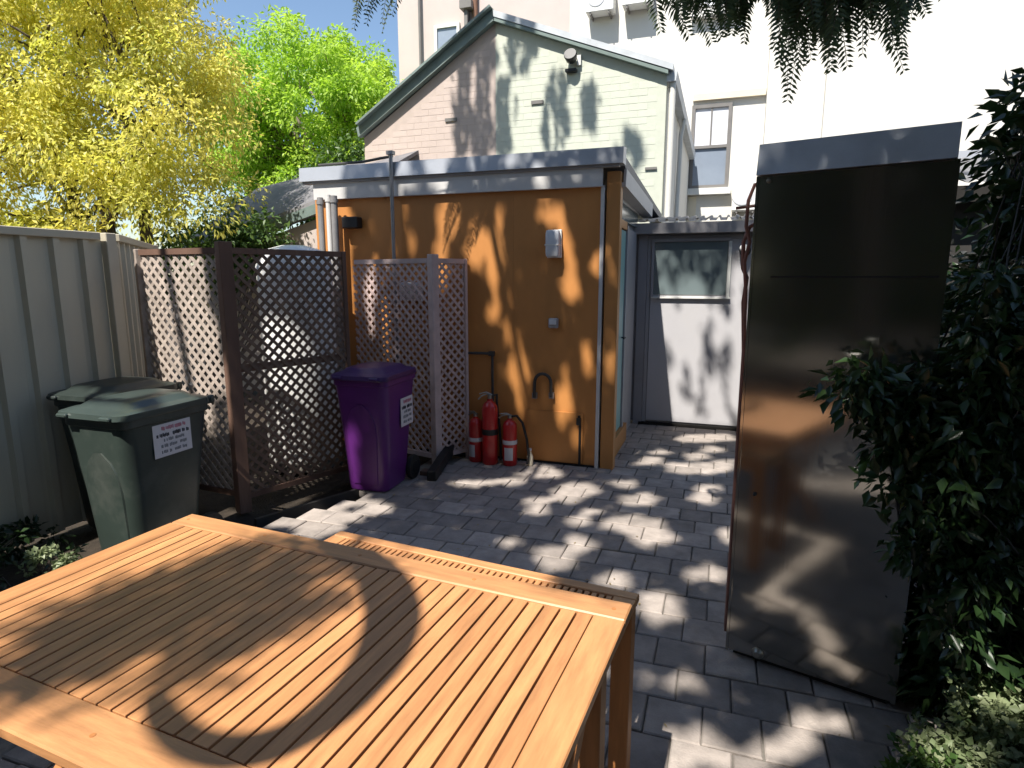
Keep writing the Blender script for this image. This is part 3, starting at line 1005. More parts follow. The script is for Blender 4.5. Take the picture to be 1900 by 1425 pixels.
la = W('lattice_screen', 'weathered diamond lattice screen with dark brown corner post beside green bins', 'lattice screen', (-3.13, 3.28, 0))
CN, LL, E2 = (-3.13, 3.28, 0), (-3.97, 3.355, 0), (-2.80, 4.15, 0)
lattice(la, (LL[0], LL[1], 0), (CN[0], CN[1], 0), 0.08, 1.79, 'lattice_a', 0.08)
lattice(la, (CN[0], CN[1], 0), (E2[0], E2[1], 0), 0.06, 1.79, 'lattice_brown_shaded', 0.08)
post(la, CN, 1.835, 0.085, 'lattice_post')
post(la, E2, 1.80, 0.035, 'lattice_post')
post(la, LL, 1.80, 0.05, 'lattice_a')
bm = bmesh.new()
d_ = Vector(E2) - Vector(CN)
box(bm, (Vector(CN) + Vector(E2)) / 2 + Vector((-0.02, 0, 0.98)), (d_.length - 0.1, 0.03, 0.05), Matrix.Rotation(math.atan2(d_.y, d_.x), 3, 'Z'))
la.add('mid_rail', bm, 'lattice_post')
lb = W('lattice_enclosure', 'mauve painted lattice enclosure with corner post against orange wall', 'lattice screen', (-2.26, 4.62, 0))
PB, PL, PR = (-2.26, 4.62, 0), (-3.16, 4.84, 0), (-2.10, 4.93, 0)
lattice(lb, PL, PB, 0.06, 1.75, 'lattice_b', 0.08, 'lattice_b')
lattice(lb, PB, PR, 0.06, 1.75, 'lattice_b', 0.08, 'lattice_b')
post(lb, PB, 1.79, 0.07, 'lattice_b')
post(lb, (PR[0], PR[1] - 0.012, 0), 1.76, 0.03, 'lattice_b')

tk = W('hot_water_tank', 'white domed hot water cylinder standing behind the brown lattice screen', 'water heater', (-3.42, 4.36, 0))
bm = bmesh.new()
lathe(bm, [(0.29, 0.05), (0.305, 0.08), (0.305, 1.70), (0.295, 1.76), (0.22, 1.83), (0.10, 1.865), (0.01, 1.87)], 32, (-3.42, 4.36, 0))
tk.add('cylinder', bm, 'tank', None, True)
bm = bmesh.new()
lathe(bm, [(0.31, -0.02), (0.31, 0.045)], 24, (-3.42, 4.36, 0))
tk.add('plinth', bm, 'joint_sand')
bm = bmesh.new()
lathe(bm, [(0.3075, 1.66), (0.309, 1.665), (0.309, 1.69), (0.3075, 1.695)], 32, (-3.42, 4.36, 0))
tk.add('seam_band', bm, 'blind')
mb = W('meter_box', 'small pale blue white meter box on wall behind mauve lattice', 'meter box', (-2.63, 4.9, 1.4))
mb.add('casing', bx((-2.72, 4.86, 1.40), (-2.52, 4.955, 1.56), 0.01), 'blind')
mb.add('cover', bx((-2.70, 4.85, 1.42), (-2.54, 4.8595, 1.54), 0.003), 'plastic_white')


# ------------------------------------------------------------------ wheelie bins
def sticker(parent, x, y0, y1, z0, z1, lines):
    st = part('sticker', bx((x, y0, z0), (x + 0.003, y1, z1)), 'sticker', parent)
    w_, h_ = y1 - y0, z1 - z0
    rr = random.Random(11)
    for (tz, a, b, hh, m_) in lines:
        bm = bmesh.new()
        s = a
        while s < b - 0.01:
            l_ = rr.uniform(0.018, 0.04)
            if rr.random() < 0.85:
                zz = z0 + h_ * tz + rr.uniform(-0.1, 0.1) * hh * h_
                box(bm, (x + 0.0042, y0 + w_ * (s + l_ / 2), zz), (0.002, w_ * l_ * rr.uniform(0.6, 0.85), h_ * hh * rr.uniform(0.7, 1.0)))
            s += l_ * 1.12
        part('print_line', bm, m_, st)


LINES_G = [(0.86, 0.22, 0.85, 0.12, 'ink_red'), (0.66, 0.08, 0.42, 0.12, 'ink'), (0.66, 0.5, 0.93, 0.12, 'ink'), (0.50, 0.26, 0.5, 0.10, 'ink_grey'),
           (0.50, 0.56, 0.8, 0.10, 'ink_grey'), (0.33, 0.18, 0.34, 0.10, 'ink_grey'), (0.33, 0.4, 0.6, 0.10, 'ink_grey'), (0.33, 0.68, 0.86, 0.10, 'ink_grey'),
           (0.15, 0.18, 0.45, 0.10, 'ink_grey'), (0.15, 0.52, 0.84, 0.10, 'ink_grey')]


def make_bin(name, label, loc, rz, wd, dp, ht, mb_, ml_, stick=None, group='wheelie bins'):
    t = thing(name, label, 'wheelie bin', loc, rz, group)
    zt = ht - 0.09
    bm = bmesh.new()
    rings = []
    for f, g, z, r in ((0.72, 0.66, 0.015, 0.05), (0.76, 0.70, 0.05, 0.06), (0.88, 0.86, zt * 0.55, 0.075), (0.965, 0.97, zt - 0.10, 0.07), (0.975, 0.985, zt - 0.002, 0.05)):
        cy = (1 - g) * dp * -0.12
        rings.append(rrect(0, cy, wd * f, dp * g, r, z, 5))
    loft(bm, rings)
    body = part('body', bm, mb_, t, True)
    def yf(z):
        tab = ((0.05, 0.70), (zt * 0.55, 0.86), (zt - 0.10, 0.97))
        for (za, ga), (zb, gb_) in zip(tab, tab[1:]):
            if z <= zb:
                g = ga + (gb_ - ga) * (z - za) / (zb - za)
                return -(1 - g) * dp * 0.12 - dp * g / 2
        return -dp * 0.485
    bm = bmesh.new()
    rows = []
    for i in range(13):
        z = 0.07 + (zt * 0.80 - 0.07) * i / 12
        tt_ = max(0.0, (i - 7) / 5.0)
        hw_ = wd * (0.24 + 0.08 * i / 12) * math.sqrt(max(0.03, 1 - tt_ * tt_))
        rows.append([bm.verts.new((sx * hw_, yf(z) - (0.007 if abs(sx) < 1 else -0.004), z)) for sx in (-1, -0.93, 0, 0.93, 1)])
    for a_, b_ in zip(rows, rows[1:]):
        for k_ in range(4):
            bm.faces.new((a_[k_], a_[k_ + 1], b_[k_ + 1], b_[k_]))
    part('front_panel', bm, mb_, body, True)
    bm = bmesh.new()
    loft(bm, [rrect(0, 0, wd * 0.99, dp * 1.0, 0.05, zt - 0.035, 5), rrect(0, 0, wd * 1.02, dp * 1.02, 0.055, zt - 0.03, 5),
              rrect(0, 0, wd * 1.02, dp * 1.02, 0.055, zt + 0.008, 5)])
    part('rim', bm, mb_, body, True)
    # lid with raised middle, front lip and hinge lugs
    bm = bmesh.new()
    loft(bm, [rrect(0, -0.015, wd * 1.06, dp * 1.07, 0.06, zt + 0.010, 5), rrect(0, -0.015, wd * 1.075, dp * 1.09, 0.065, zt + 0.018, 5),
              rrect(0, -0.015, wd * 1.06, dp * 1.07, 0.065, zt + 0.045, 5), rrect(0, -0.01, wd * 0.93, dp * 0.95, 0.07, zt + 0.058, 5),
              rrect(0, -0.005, wd * 0.84, dp * 0.86, 0.08, zt + 0.062, 5), rrect(0, 0.0, wd * 0.74, dp * 0.74, 0.09, zt + 0.086, 5),
              rrect(0, 0.0, wd * 0.5, dp * 0.5, 0.1, zt + 0.094, 5)])
    lid = part('lid', bm, ml_, t, True)
    for s in (-1, 1):
        bm = bmesh.new()
        box(bm, (s * wd * 0.34, -dp * 0.555, zt + 0.03), (wd * 0.16, 0.05, 0.022), None, 0.006)
        part('lid_grip', bm, ml_, lid)
        bm = bmesh.new()
        box(bm, (s * wd * 0.36, dp * 0.56, zt + 0.012), (0.035, 0.10, 0.05), None, 0.008)
        part('hinge_lug', bm, mb_, lid)
    bm = bmesh.new()
    tube(bm, [(-wd * 0.42, dp * 0.6, zt + 0.012), (wd * 0.42, dp * 0.6, zt + 0.012)], 0.014, 10)
    part('handle', bm, mb_, t, True)
    for s in (-1, 1):
        bm = bmesh.new()
        lathe(bm, [(0.06, -0.024), (0.095, -0.02), (0.10, 0), (0.095, 0.02), (0.06, 0.024)], 20)
        bmesh.ops.rotate(bm, cent=(0, 0, 0), matrix=Matrix.Rotation(R(90), 3, 'Y'), verts=bm.verts)
        bmesh.ops.translate(bm, vec=(s * wd * 0.43, dp * 0.40, 0.10), verts=bm.verts)
        wh = part('wheel', bm, 'rubber', t, True)
        bm = bmesh.new()
        lathe(bm, [(0.05, -0.028), (0.05, 0.028)], 16)
        bmesh.ops.rotate(bm, cent=(0, 0, 0), matrix=Matrix.Rotation(R(90), 3, 'Y'), verts=bm.verts)
        bmesh.ops.translate(bm, vec=(s * wd * 0.43, dp * 0.40, 0.10), verts=bm.verts)
        part('rim', bm, 'plastic_black', wh)
    bm = bmesh.new()
    tube(bm, [(-wd * 0.43, dp * 0.40, 0.10), (wd * 0.43, dp * 0.40, 0.10)], 0.012, 8)
    part('axle', bm, 'pipe_dark', t)
    if stick:
        y0, y1, z0, z1 = stick
        xx = wd * 0.482
        sticker(t, xx, y0, y1, z0, z1, LINES_G)
    return t


make_bin('wheelie_bin', 'dark green wheelie bin with pale lid highlights and a printed white sticker', (-3.10, 2.53, -0.02), 0, 0.45, 0.57, 0.965,
         'bin_green', 'lid_green', (-0.12, 0.13, 0.64, 0.825))
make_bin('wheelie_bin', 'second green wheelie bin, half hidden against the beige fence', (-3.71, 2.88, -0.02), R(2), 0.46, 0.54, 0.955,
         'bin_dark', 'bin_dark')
make_bin('wheelie_bin', 'purple wheelie bin with small printed sticker standing by the lattice', (-2.47, 4.02, -0.005), R(2), 0.44, 0.52, 0.95,
         'purple', 'purple_lid', (-0.02, 0.18, 0.48, 0.70))


# ------------------------------------------------------------------ fire extinguishers and the black beam
def extinguisher(label, loc, rz, r, hh, band=True, hose=1):
    t = thing('fire_extinguisher', label, 'extinguisher', loc, rz, 'fire extinguishers standing at the orange wall')
    bm = bmesh.new()
    lathe(bm, [(r * 0.9, 0), (r, 0.012), (r, hh * 0.80), (r * 0.93, hh * 0.85), (r * 0.7, hh * 0.90), (r * 0.36, hh * 0.93), (r * 0.34, hh * 0.96)], 24)
    part('cylinder', bm, 'red', t, True)
    bm = bmesh.new()
    lathe(bm, [(0.018, hh * 0.955), (0.02, hh * 0.97), (0.02, hh * 1.02)], 12)
    part('valve', bm, 'brass', t, True)
    bm = bmesh.new()
    tube(bm, [(0.02, 0, hh * 1.01), (-0.03, 0, hh * 1.03), (-0.075, 0, hh * 0.995), (-0.10, 0, hh * 0.95)], 0.007, 6)
    part('handle', bm, 'brass', t, True)
    bm = bmesh.new()
    tube(bm, [(0.02, 0, hh * 1.015), (-0.03, 0, hh * 1.055), (-0.09, 0, hh * 1.03)], 0.006, 6)
    part('lever', bm, 'brass', t, True)
    bm = bmesh.new()
    lathe(bm, [(r + 0.0012, hh * 0.44), (r + 0.002, hh * 0.445), (r + 0.002, hh * 0.52), (r + 0.0012, hh * 0.525)], 24)
    part('band', bm, 'label_white' if band else 'rubber', t, True)
    bm = bmesh.new()
    vs0, vs1 = [], []
    for k in range(7):
        a = R(-120 + k * 12)
        vs0.append(bm.verts.new(((r + 0.0015) * math.cos(a), (r + 0.0015) * math.sin(a), hh * 0.12)))
        vs1.append(bm.verts.new(((r + 0.0015) * math.cos(a), (r + 0.0015) * math.sin(a), hh * 0.38)))
    for k in range(6):
        bm.faces.new((vs0[k], vs0[k + 1], vs1[k + 1], vs1[k]))
    part('label', bm, 'label_white' if band else 'red', t)
    if hose:
        bm = bmesh.new()
        tube(bm, [(0.02, 0, hh * 1.0), (0.06, 0, hh * 1.02), (0.11 * hose, 0.01, hh * 0.88), (0.15 * hose, 0.01, hh * 0.55), (0.17 * hose, 0.0, hh * 0.22), (0.16 * hose, 0, hh * 0.05)], 0.011, 8)
        part('hose', bm, 'rubber', t, True)
    return t


extinguisher('tall bright red fire extinguisher with dark band, middle of the three', (-1.835, 4.80, 0), R(20), 0.068, 0.60, False, 0.55)
extinguisher('dark red fire extinguisher tucked behind, nearest the mauve lattice', (-1.98, 4.83, 0), R(-30), 0.062, 0.42, True, 0)
extinguisher('red fire extinguisher with white band and black hose, rightmost of the three', (-1.66, 4.82, 0), R(0), 0.062, 0.43, True, 1)
bt = thing('small_bottle', 'tiny pale bottle standing on the paving beside the extinguisher hose', 'bottle', (-1.49, 4.86, 0))
bm = bmesh.new()
lathe(bm, [(0.026, 0), (0.028, 0.01), (0.028, 0.08), (0.012, 0.11), (0.012, 0.13)], 14)
part('body', bm, 'cream', bt, True)
bm = bmesh.new()
lathe(bm, [(0.014, 0.131), (0.014, 0.15)], 12)
part('cap', bm, 'label_white', bt)
be = thing('black_beam', 'dark timber beam lying on ground at foot of mauve lattice', 'beam', (-2.17, 4.55, 0), 0)
bm = bmesh.new()
box(bm, (0, 0, 0.075), (0.075, 0.72, 0.09), Matrix.Rotation(R(10), 3, 'Z') @ Matrix.Rotation(R(6), 3, 'X'), 0.006)
part('beam', bm, 'rubber', be)
bm = bmesh.new()
box(bm, (-0.02, -0.2, 0.012), (0.16, 0.09, 0.045), None, 0.004)
part('block', bm, 'lattice_post', be)


# ------------------------------------------------------------------ slatted tables
def shared_box(name, s, mname, bevel=0.001):
    bm = bmesh.new()
    box(bm, (0, 0, 0), s, None, bevel)
    bmesh.ops.recalc_face_normals(bm, faces=bm.faces)
    me = bpy.data.meshes.new(name)
    bm.to_mesh(me)
    bm.free()
    me.materials.append(M[mname])
    return me


def put(name, me, parent, loc):
    o = bpy.data.objects.new(name, me)
    C.objects.link(o)
    o.parent = parent
    o.location = loc
    return o


TH = 0.028
LT, DT, ZT = 1.635, 0.93, 0.74
tt = thing('slatted_table', 'large oiled hardwood garden table with slatted top in the foreground', 'table', (-0.18, 1.53, 0), R(-4.0))
# local frame: x to the left is negative, far edge at y=0, near edge at y=-DT
F_, N_, LE, RE = 0.088, 0.115, 0.07, 0.082
part('far_rail', bx((-LT, -F_, ZT - TH), (0, 0, ZT), 0.004), 'teak_x', tt)
part('near_rail', bx((-LT, -DT, ZT - TH), (0, -DT + N_, ZT), 0.004), 'teak_x', tt)
part('end_rail', bx((-RE, -DT + N_ + 0.001, ZT - TH), (0, -F_ - 0.001, ZT - 0.0005), 0.003), 'teak', tt)
part('end_rail', bx((-LT, -DT + N_ + 0.001, ZT - TH), (-LT + LE, -F_ - 0.001, ZT - 0.0005), 0.003), 'teak', tt)
span = LT - LE - RE
ns = 33
pit = span / ns
sl_me = shared_box('slat', (pit - 0.0062, DT - F_ - N_ - 0.006, TH - 0.004), 'teak')
for k in range(ns):
    put('slat', sl_me, tt, (-RE - pit * (k + 0.5), (-F_ - DT + N_) / 2, ZT - TH / 2 - 0.0015 + random.uniform(-.0006, .0006)))
pl_bm = bmesh.new()
lathe(pl_bm, [(0.006, 0), (0.006, 0.0012)], 10)
bmesh.ops.recalc_face_normals(pl_bm, faces=pl_bm.faces)
pl_me = bpy.data.meshes.new('screw_plug')
pl_bm.to_mesh(pl_me)
pl_bm.free()
pl_me.materials.append(M['teak_z'])
for x in (-0.04, -0.45, -0.85, -1.24, -LT + 0.035):
    for y in (-0.045, -DT + 0.055):
        put('screw_plug', pl_me, tt, (x, y, ZT - 0.0004))
for y in (-0.30, -0.62):
    part('cross_batten', bx((-LT + 0.06, y - 0.03, ZT - TH - 0.024), (-0.06, y + 0.03, ZT - TH - 0.001)), 'teak_x', tt)
part('apron', bx((-LT + 0.10, -0.075, ZT - 0.075), (-0.08, -0.05, ZT - TH - 0.0255)), 'teak_x', tt)
part('apron', bx((-LT + 0.10, -DT + 0.05, ZT - 0.09), (-0.08, -DT + 0.075, ZT - TH - 0.0255)), 'teak_x', tt)
for x in (-0.045, -LT + 0.045):
    part('end_apron', bx((x - 0.0125, -DT + 0.08, ZT - 0.095), (x + 0.0125, -0.08, ZT - TH - 0.001)), 'teak', tt)
for x in (-0.10, -LT + 0.10):
    for y0, y1 in ((-0.12, -DT + 0.14), (-DT + 0.12, -0.14)):
        bm = bmesh.new()
        off = 0.022 if y0 > -0.3 else -0.022
        p, q = Vector((x + off, y0, ZT - 0.10)), Vector((x + off, y1, 0.0))
        d = (q - p)
        box(bm, (p + q) / 2, (0.03, 0.055, d.length), Matrix.Rotation(math.atan2(-d.y, d.z) + math.pi, 3, 'X'), 0.003)
        part('leg', bm, 'teak_z', tt)

t2 = thing('side_table', 'narrower slatted hardwood side table pushed under far edge of the big table', 'table', (-0.187, 1.765, 0), R(-5.5))
L2, D2, Z2 = 1.15, 0.42, 0.645
part('far_rail', bx((-L2, -0.042, Z2 - 0.025), (0, 0, Z2), 0.003), 'teak_x', t2)
part('near_rail', bx((-L2, -D2, Z2 - 0.025), (0, -D2 + 0.06, Z2), 0.004), 'teak_x', t2)
part('end_rail', bx((-0.07, -D2 + 0.061, Z2 - 0.025), (0, -0.043, Z2 - 0.0005), 0.003), 'teak', t2)
part('end_rail', bx((-L2, -D2 + 0.061, Z2 - 0.025), (-L2 + 0.06, -0.043, Z2 - 0.0005), 0.003), 'teak', t2)
n2 = 44
p2 = (L2 - 0.13) / n2
s2 = shared_box('slat', (p2 - 0.007, D2 - 0.107, 0.02), 'teak', 0.001)
for k in range(n2):
    put('slat', s2, t2, (-0.07 - p2 * (k + 0.5), (-0.042 - D2 + 0.06) / 2, Z2 - 0.0135))
for x in (-0.035, -L2 + 0.035):
    part('leg', bx((x - 0.03, -0.075, 0), (x + 0.03, -0.02, Z2 - 0.026), 0.003), 'teak_z', t2)
    part('leg', bx((x - 0.03, -D2 + 0.02, 0), (x + 0.03, -D2 + 0.075, Z2 - 0.026), 0.003), 'teak_z', t2)
    part('end_apron', bx((x - 0.012, -D2 + 0.076, Z2 - 0.09), (x + 0.012, -0.076, Z2 - 0.026)), 'teak', t2)
part('apron', bx((-L2 + 0.066, -0.06, Z2 - 0.09), (-0.066, -0.035, Z2 - 0.026)), 'teak_x', t2)

# ------------------------------------------------------------------ stainless cabinet
st = thing('steel_cabinet', 'tall dark reflective stainless steel cabinet standing in front of shrubs', 'cabinet', (0.105, 2.555, 0), R(-15.6))
SWD, SD, SH = 0.605, 0.42, 1.975
part('body', bx((0, 0, 0.03), (SWD, SD, SH), 0.004), 'steel', st)
bm = bmesh.new()
prism(bm, [(-0.004, -0.012, SH + 0.002), (-0.004, 0.012, 2.09), (-0.004, SD, 2.09), (-0.004, SD, SH + 0.002)], (SWD + 0.008, 0, 0))
part('header', bm, 'header_steel', st)
part('plinth', bx((0.02, 0.03, 0), (SWD - 0.02, SD - 0.02, 0.029)), 'dark_gap', st)
part('seam', bx((0.07, -0.0025, 1.60), (SWD - 0.01, -0.0003, 1.606)), 'dark_gap', st)
part('edge_fold', bx((-0.004, -0.004, 0.03), (0.006, 0.002, SH - 0.001)), 'steel', st)
part('edge_fold', bx((SWD - 0.004, -0.006, 0.03), (SWD + 0.012, 0.002, SH - 0.001)), 'steel', st)
for x, z, r in ((0.125, 0.055, 0.02), (0.07, 0.74, 0.006), (0.04, 1.955, 0.007)):
    bm = bmesh.new()
    lathe(bm, [(r * 1.25, 0), (r * 1.25, 0.004), (r, 0.006), (r * 0.6, 0.016)], 16)
    bmesh.ops.rotate(bm, cent=(0, 0, 0), matrix=Matrix.Rotation(R(90), 3, 'X'), verts=bm.verts)
    bmesh.ops.translate(bm, vec=(x, -0.0005, z), verts=bm.verts)
    part('bolt', bm, 'pipe_dark' if r < 0.01 and z < 1 else 'brass', st, True)
cp_ = thing('refrigerant_pipes', 'reddish lagged pipes looping down the left edge of steel cabinet', 'pipes', (0.08, 2.66, 0))
bm = bmesh.new()
tube(bm, [(0.06, 0, 1.97), (0.02, 0, 1.96), (0.0, 0, 1.90), (-0.002, 0, 1.80), (0.015, 0, 1.74), (0.0, 0, 1.66), (0.012, 0, 1.55), (0.02, 0, 1.3), (0.02, 0, 0.6), (0.02, 0, 0.05)], 0.007, 8)
part('pipe', bm, 'copper', cp_, True)
bm = bmesh.new()
tube(bm, [(0.05, 0.02, 1.82), (0.012, 0.02, 1.80), (-0.008, 0.02, 1.74), (-0.004, 0.02, 1.64), (0.014, 0.02, 1.60), (0.006, 0.02, 1.5), (0.02, 0.02, 1.3), (0.02, 0.02, 0.06)], 0.008, 8)
part('pipe', bm, 'copper', cp_, True)
bm = bmesh.new()
tube(bm, [(-0.045, 0, 1.872), (0.05, 0, 1.882)], 0.006, 8)
part('stub_pipe', bm, 'copper', cp_, True)


# ------------------------------------------------------------------ vegetation
def limb_tubes(bm, a, b, r0, r1, bend=0.25, n=7, seg=7, rr=random):
    a, b = Vector(a), Vector(b)
    L_ = (b - a).length
    off = Vector((rr.uniform(-1, 1), rr.uniform(-1, 1), rr.uniform(-0.2, 1))) * bend * L_ * 0.35
    pts, rad = [], []
    for i in range(n + 1):
        t = i / n
        p = a.lerp(b, t) + off * math.sin(math.pi * t) + Vector((rr.uniform(-1, 1), rr.uniform(-1, 1), rr.uniform(-1, 1))) * L_ * 0.012
        pts.append(p)
        rad.append(r0 + (r1 - r0) * t)
    tube(bm, pts, rad, seg, False)
    return pts


def clump_leaves(centres, radii, per, ln, wd, seed, droop=0.5, flat=0.8):
    rng = np.random.default_rng(seed)
    C_ = np.repeat(np.asarray(centres, float), per, axis=0)
    r = np.repeat(np.asarray(radii, float), per)
    d = rnd_dirs(rng, len(C_))
    rad = r * rng.random(len(C_)) ** 0.45
    P = C_ + d * rad[:, None] * np.array([1, 1, flat])
    D = d * 0.7 + rnd_dirs(rng, len(C_)) * 0.7 + np.array([0, 0, -droop])
    N = rnd_dirs(rng, len(C_)) * 0.8 + np.array([0, 0, 0.9])
    k = rng.uniform(0.65, 1.25, len(C_))
    return P, D, N, ln * k, wd * k


def make_tree(name, label, base, stems, lobes, n_clump, clump_r, per, ln, wd, mleaf, mbark, seed, r_trunk, droop=0.5, inner=0.25, keep_fn=None):
    """lobes: list of (centre, radii) ellipsoids; clumps sit through the shell of each lobe."""
    rr = random.Random(seed)
    rng = np.random.default_rng(seed)
    t = thing(name, label, 'tree', base)
    base = Vector(base)
    cs, rs = [], []
    vols = np.array([r[0] * r[1] * r[2] for _, r in lobes])
    for _ in range(n_clump):
        k = rng.choice(len(lobes), p=vols / vols.sum())
        c, r = lobes[k]
        d = rnd_dirs(rng, 1)[0]
        f = rng.uniform(inner, 1.0) ** 0.5
        q_ = np.array(c) + d * np.array(r) * f
        if keep_fn and not keep_fn(q_):
            continue
        cs.append(q_)
        rs.append(clump_r * rng.uniform(0.6, 1.3))
    cs = np.array(cs)
    bm = bmesh.new()
    tops = []
    for (p, r0) in stems:
        pts = limb_tubes(bm, (0, 0, 0), Vector(p) - base, r_trunk, r0, 0.25, 8, 9, rr)
        tops.append((pts[-1], r0))
        tops.append((pts[5], r0 * 1.2))
    part('trunk', bm, mbark, t, True)
    bm = bmesh.new()
    for i in rng.choice(len(cs), size=min(len(cs), 70), replace=False):
        c = Vector(cs[i]) - base
        q, r0 = min(tops, key=lambda w_: (w_[0] - c).length + rr.uniform(0, 1.2))
        limb_tubes(bm, q, c, r0 * rr.uniform(0.35, 0.6), 0.008, 0.35, 6, 5, rr)
    part('branches', bm, mbark, t, True)
    P, D, N, a, b = clump_leaves(cs - np.array(base), rs, per, ln, wd, seed, droop)
    leaves('crown', P, D, N, a, b, mleaf, t, seed, 0.18, per)
    return t


make_tree('golden_tree', 'golden yellow leaved tree rising behind the beige fence', (-6.95, 5.55, -0.05),
          [((-7.0, 5.6, 2.7), 0.07), ((-7.8, 5.5, 3.4), 0.05), ((-6.6, 5.9, 3.3), 0.05), ((-7.3, 6.2, 3.6), 0.05)],
          [((-7.4, 5.7, 4.3), (2.0, 1.6, 1.7)), ((-6.3, 5.6, 3.3), (1.2, 1.2, 0.95)), ((-8.6, 5.4, 3.2), (1.3, 1.3, 1.2)),
           ((-8.2, 6.2, 5.6), (1.6, 1.4, 1.3)), ((-5.7, 5.5, 2.75), (0.8, 0.8, 0.6)), ((-9.4, 5.6, 4.6), (1.3, 1.2, 1.2)), ((-8.9, 5.2, 2.5), (1.4, 0.9, 0.7)), ((-6.6, 5.4, 2.5), (1.2, 0.8, 0.5)),
           ((-6.6, 5.8, 4.5), (1.3, 1.0, 0.9))],
          400, 0.36, 270, 0.064, 0.030, 'leaf_yellow', 'bark', 21, 0.10, 0.6, 0.25,
          lambda c: c[0] < -5.25 - 0.42 * max(0.0, c[2] - 2.9))
make_tree('lime_tree', 'bright lime green rounded tree behind the shed roof', (-8.3, 12.2, -0.05),
          [((-8.4, 12.2, 3.6), 0.10), ((-9.3, 12.2, 4.2), 0.08), ((-7.6, 12.0, 4.0), 0.07)],
          [((-9.1, 12.3, 5.3), (2.15, 2.0, 1.75)), ((-7.5, 12.2, 4.9), (1.15, 1.2, 1.1)), ((-10.4, 12.2, 4.4), (1.5, 1.4, 1.2)), ((-8.6, 12.2, 3.7), (2.0, 1.6, 0.8))],
          270, 0.42, 270, 0.10, 0.05, 'leaf_lime', 'bark_pale', 22, 0.16, 0.4)


def shrub(name, label, base, lobes, n_clump, clump_r, per, ln, wd, mleaf, seed, cat='shrub', droop=0.3, group=None, stem_r=0.012):
    rng = np.random.default_rng(seed)
    rr = random.Random(seed)
    t = thing(name, label, cat, base, 0, group)
    cs, rs = [], []
    for _ in range(n_clump):
        c, r = lobes[rng.integers(len(lobes))]
        d = rnd_dirs(rng, 1)[0]
        cs.append(np.array(c) + d * np.array(r) * rng.uniform(0.1, 1.0) ** 0.5)
        rs.append(clump_r * rng.uniform(0.6, 1.3))
    cs = np.array(cs) - np.array(base)
    cs[:, 2] = np.maximum(cs[:, 2], 0.03)
    bm = bmesh.new()
    for i in range(0, n_clump, max(1, n_clump // 24)):
        limb_tubes(bm, (rr.uniform(-.06, .06), rr.uniform(-.06, .06), 0), Vector(cs[i]), stem_r, stem_r * 0.3, 0.3, 5, 5, rr)
    part('stems', bm, 'pipe_dark', t)
    P, D, N, a, b = clump_leaves(cs, rs, per, ln, wd, seed, droop)
    P[:, 2] = np.maximum(P[:, 2], 0.01)
    leaves('foliage', P, D, N, a, b, mleaf, t, seed, 0.18, per)
    return t


shrub('garden_shrub', 'green shrub behind the fence beneath the golden tree', (-6.2, 6.0, 0), [((-6.2, 6.0, 1.8), (0.9, 0.5, 0.55)), ((-5.5, 6.2, 1.9), (0.6, 0.4, 0.4))],
      40, 0.25, 130, 0.08, 0.04, 'leaf_mid', 31)
shrub('garden_shrub', 'yellow green shrub behind the fence at far left', (-8.2, 4.9, 0), [((-8.2, 4.9, 1.9), (1.2, 0.6, 0.8)), ((-7.3, 5.0, 1.8), (0.8, 0.5, 0.5))],
      50, 0.27, 130, 0.08, 0.035, 'leaf_yellow', 32)
shrub('garden_shrub', 'dark green bushy growth behind the lattice and cottage gutter', (-6.8, 9.6, 0), [((-6.9, 9.6, 2.9), (1.2, 0.6, 0.9)), ((-5.9, 9.6, 3.3), (0.8, 0.6, 0.7)), ((-8.6, 8.8, 2.4), (1.4, 0.6, 1.0))],
      70, 0.3, 130, 0.09, 0.045, 'leaf_mid', 33)
# right-hand shrubbery
shrub('evergreen_shrub', 'dense dark evergreen shrub filling right edge beside the steel cabinet', (1.35, 2.75, 0),
      [((1.25, 2.55, 0.8), (0.42, 0.5, 0.75)), ((1.35, 2.7, 1.6), (0.45, 0.5, 0.6)), ((1.65, 3.1, 1.3), (0.7, 0.6, 1.0)), ((1.1, 2.5, 0.6), (0.2, 0.2, 0.4)), ((0.93, 2.52, 0.3), (0.12, 0.15, 0.3)), ((1.3, 2.9, 2.05), (0.28, 0.3, 0.3))],
      260, 0.17, 110, 0.072, 0.034, 'leaf_dark', 34)
shrub('evergreen_shrub', 'dark shrubbery backing the steel cabinet towards the lean-to', (1.3, 3.9, 0), [((1.3, 3.8, 0.9), (0.5, 0.5, 0.9)), ((1.7, 4.0, 1.5), (0.7, 0.5, 0.7)), ((2.3, 3.6, 1.3), (0.6, 0.6, 1.0))], 150, 0.22, 90, 0.08, 0.04, 'leaf_dark', 44)
shrub('evergreen_shrub', 'leafy evergreen branches reaching across the face of the steel cabinet', (1.02, 2.46, 0),
      [((0.62, 2.17, 1.20), (0.27, 0.07, 0.16)), ((0.70, 2.16, 0.88), (0.22, 0.08, 0.25)), ((0.80, 2.14, 0.72), (0.13, 0.1, 0.28)), ((0.82, 2.12, 1.4), (0.14, 0.1, 0.3)), ((0.74, 2.14, 1.1), (0.16, 0.1, 0.3))],
      190, 0.085, 30, 0.058, 0.026, 'leaf_dark', 35, 'shrub', 0.5, None, 0.007)
shrub('evergreen_shrub', 'upright leafy sprig against white wall at far right', (0.93, 2.42, 0),
      [((0.90, 2.40, 1.95), (0.06, 0.08, 0.30)), ((0.95, 2.42, 1.6), (0.12, 0.1, 0.3))], 40, 0.06, 14, 0.055, 0.028, 'leaf_dark', 36, 'shrub', 0.2, None, 0.006)
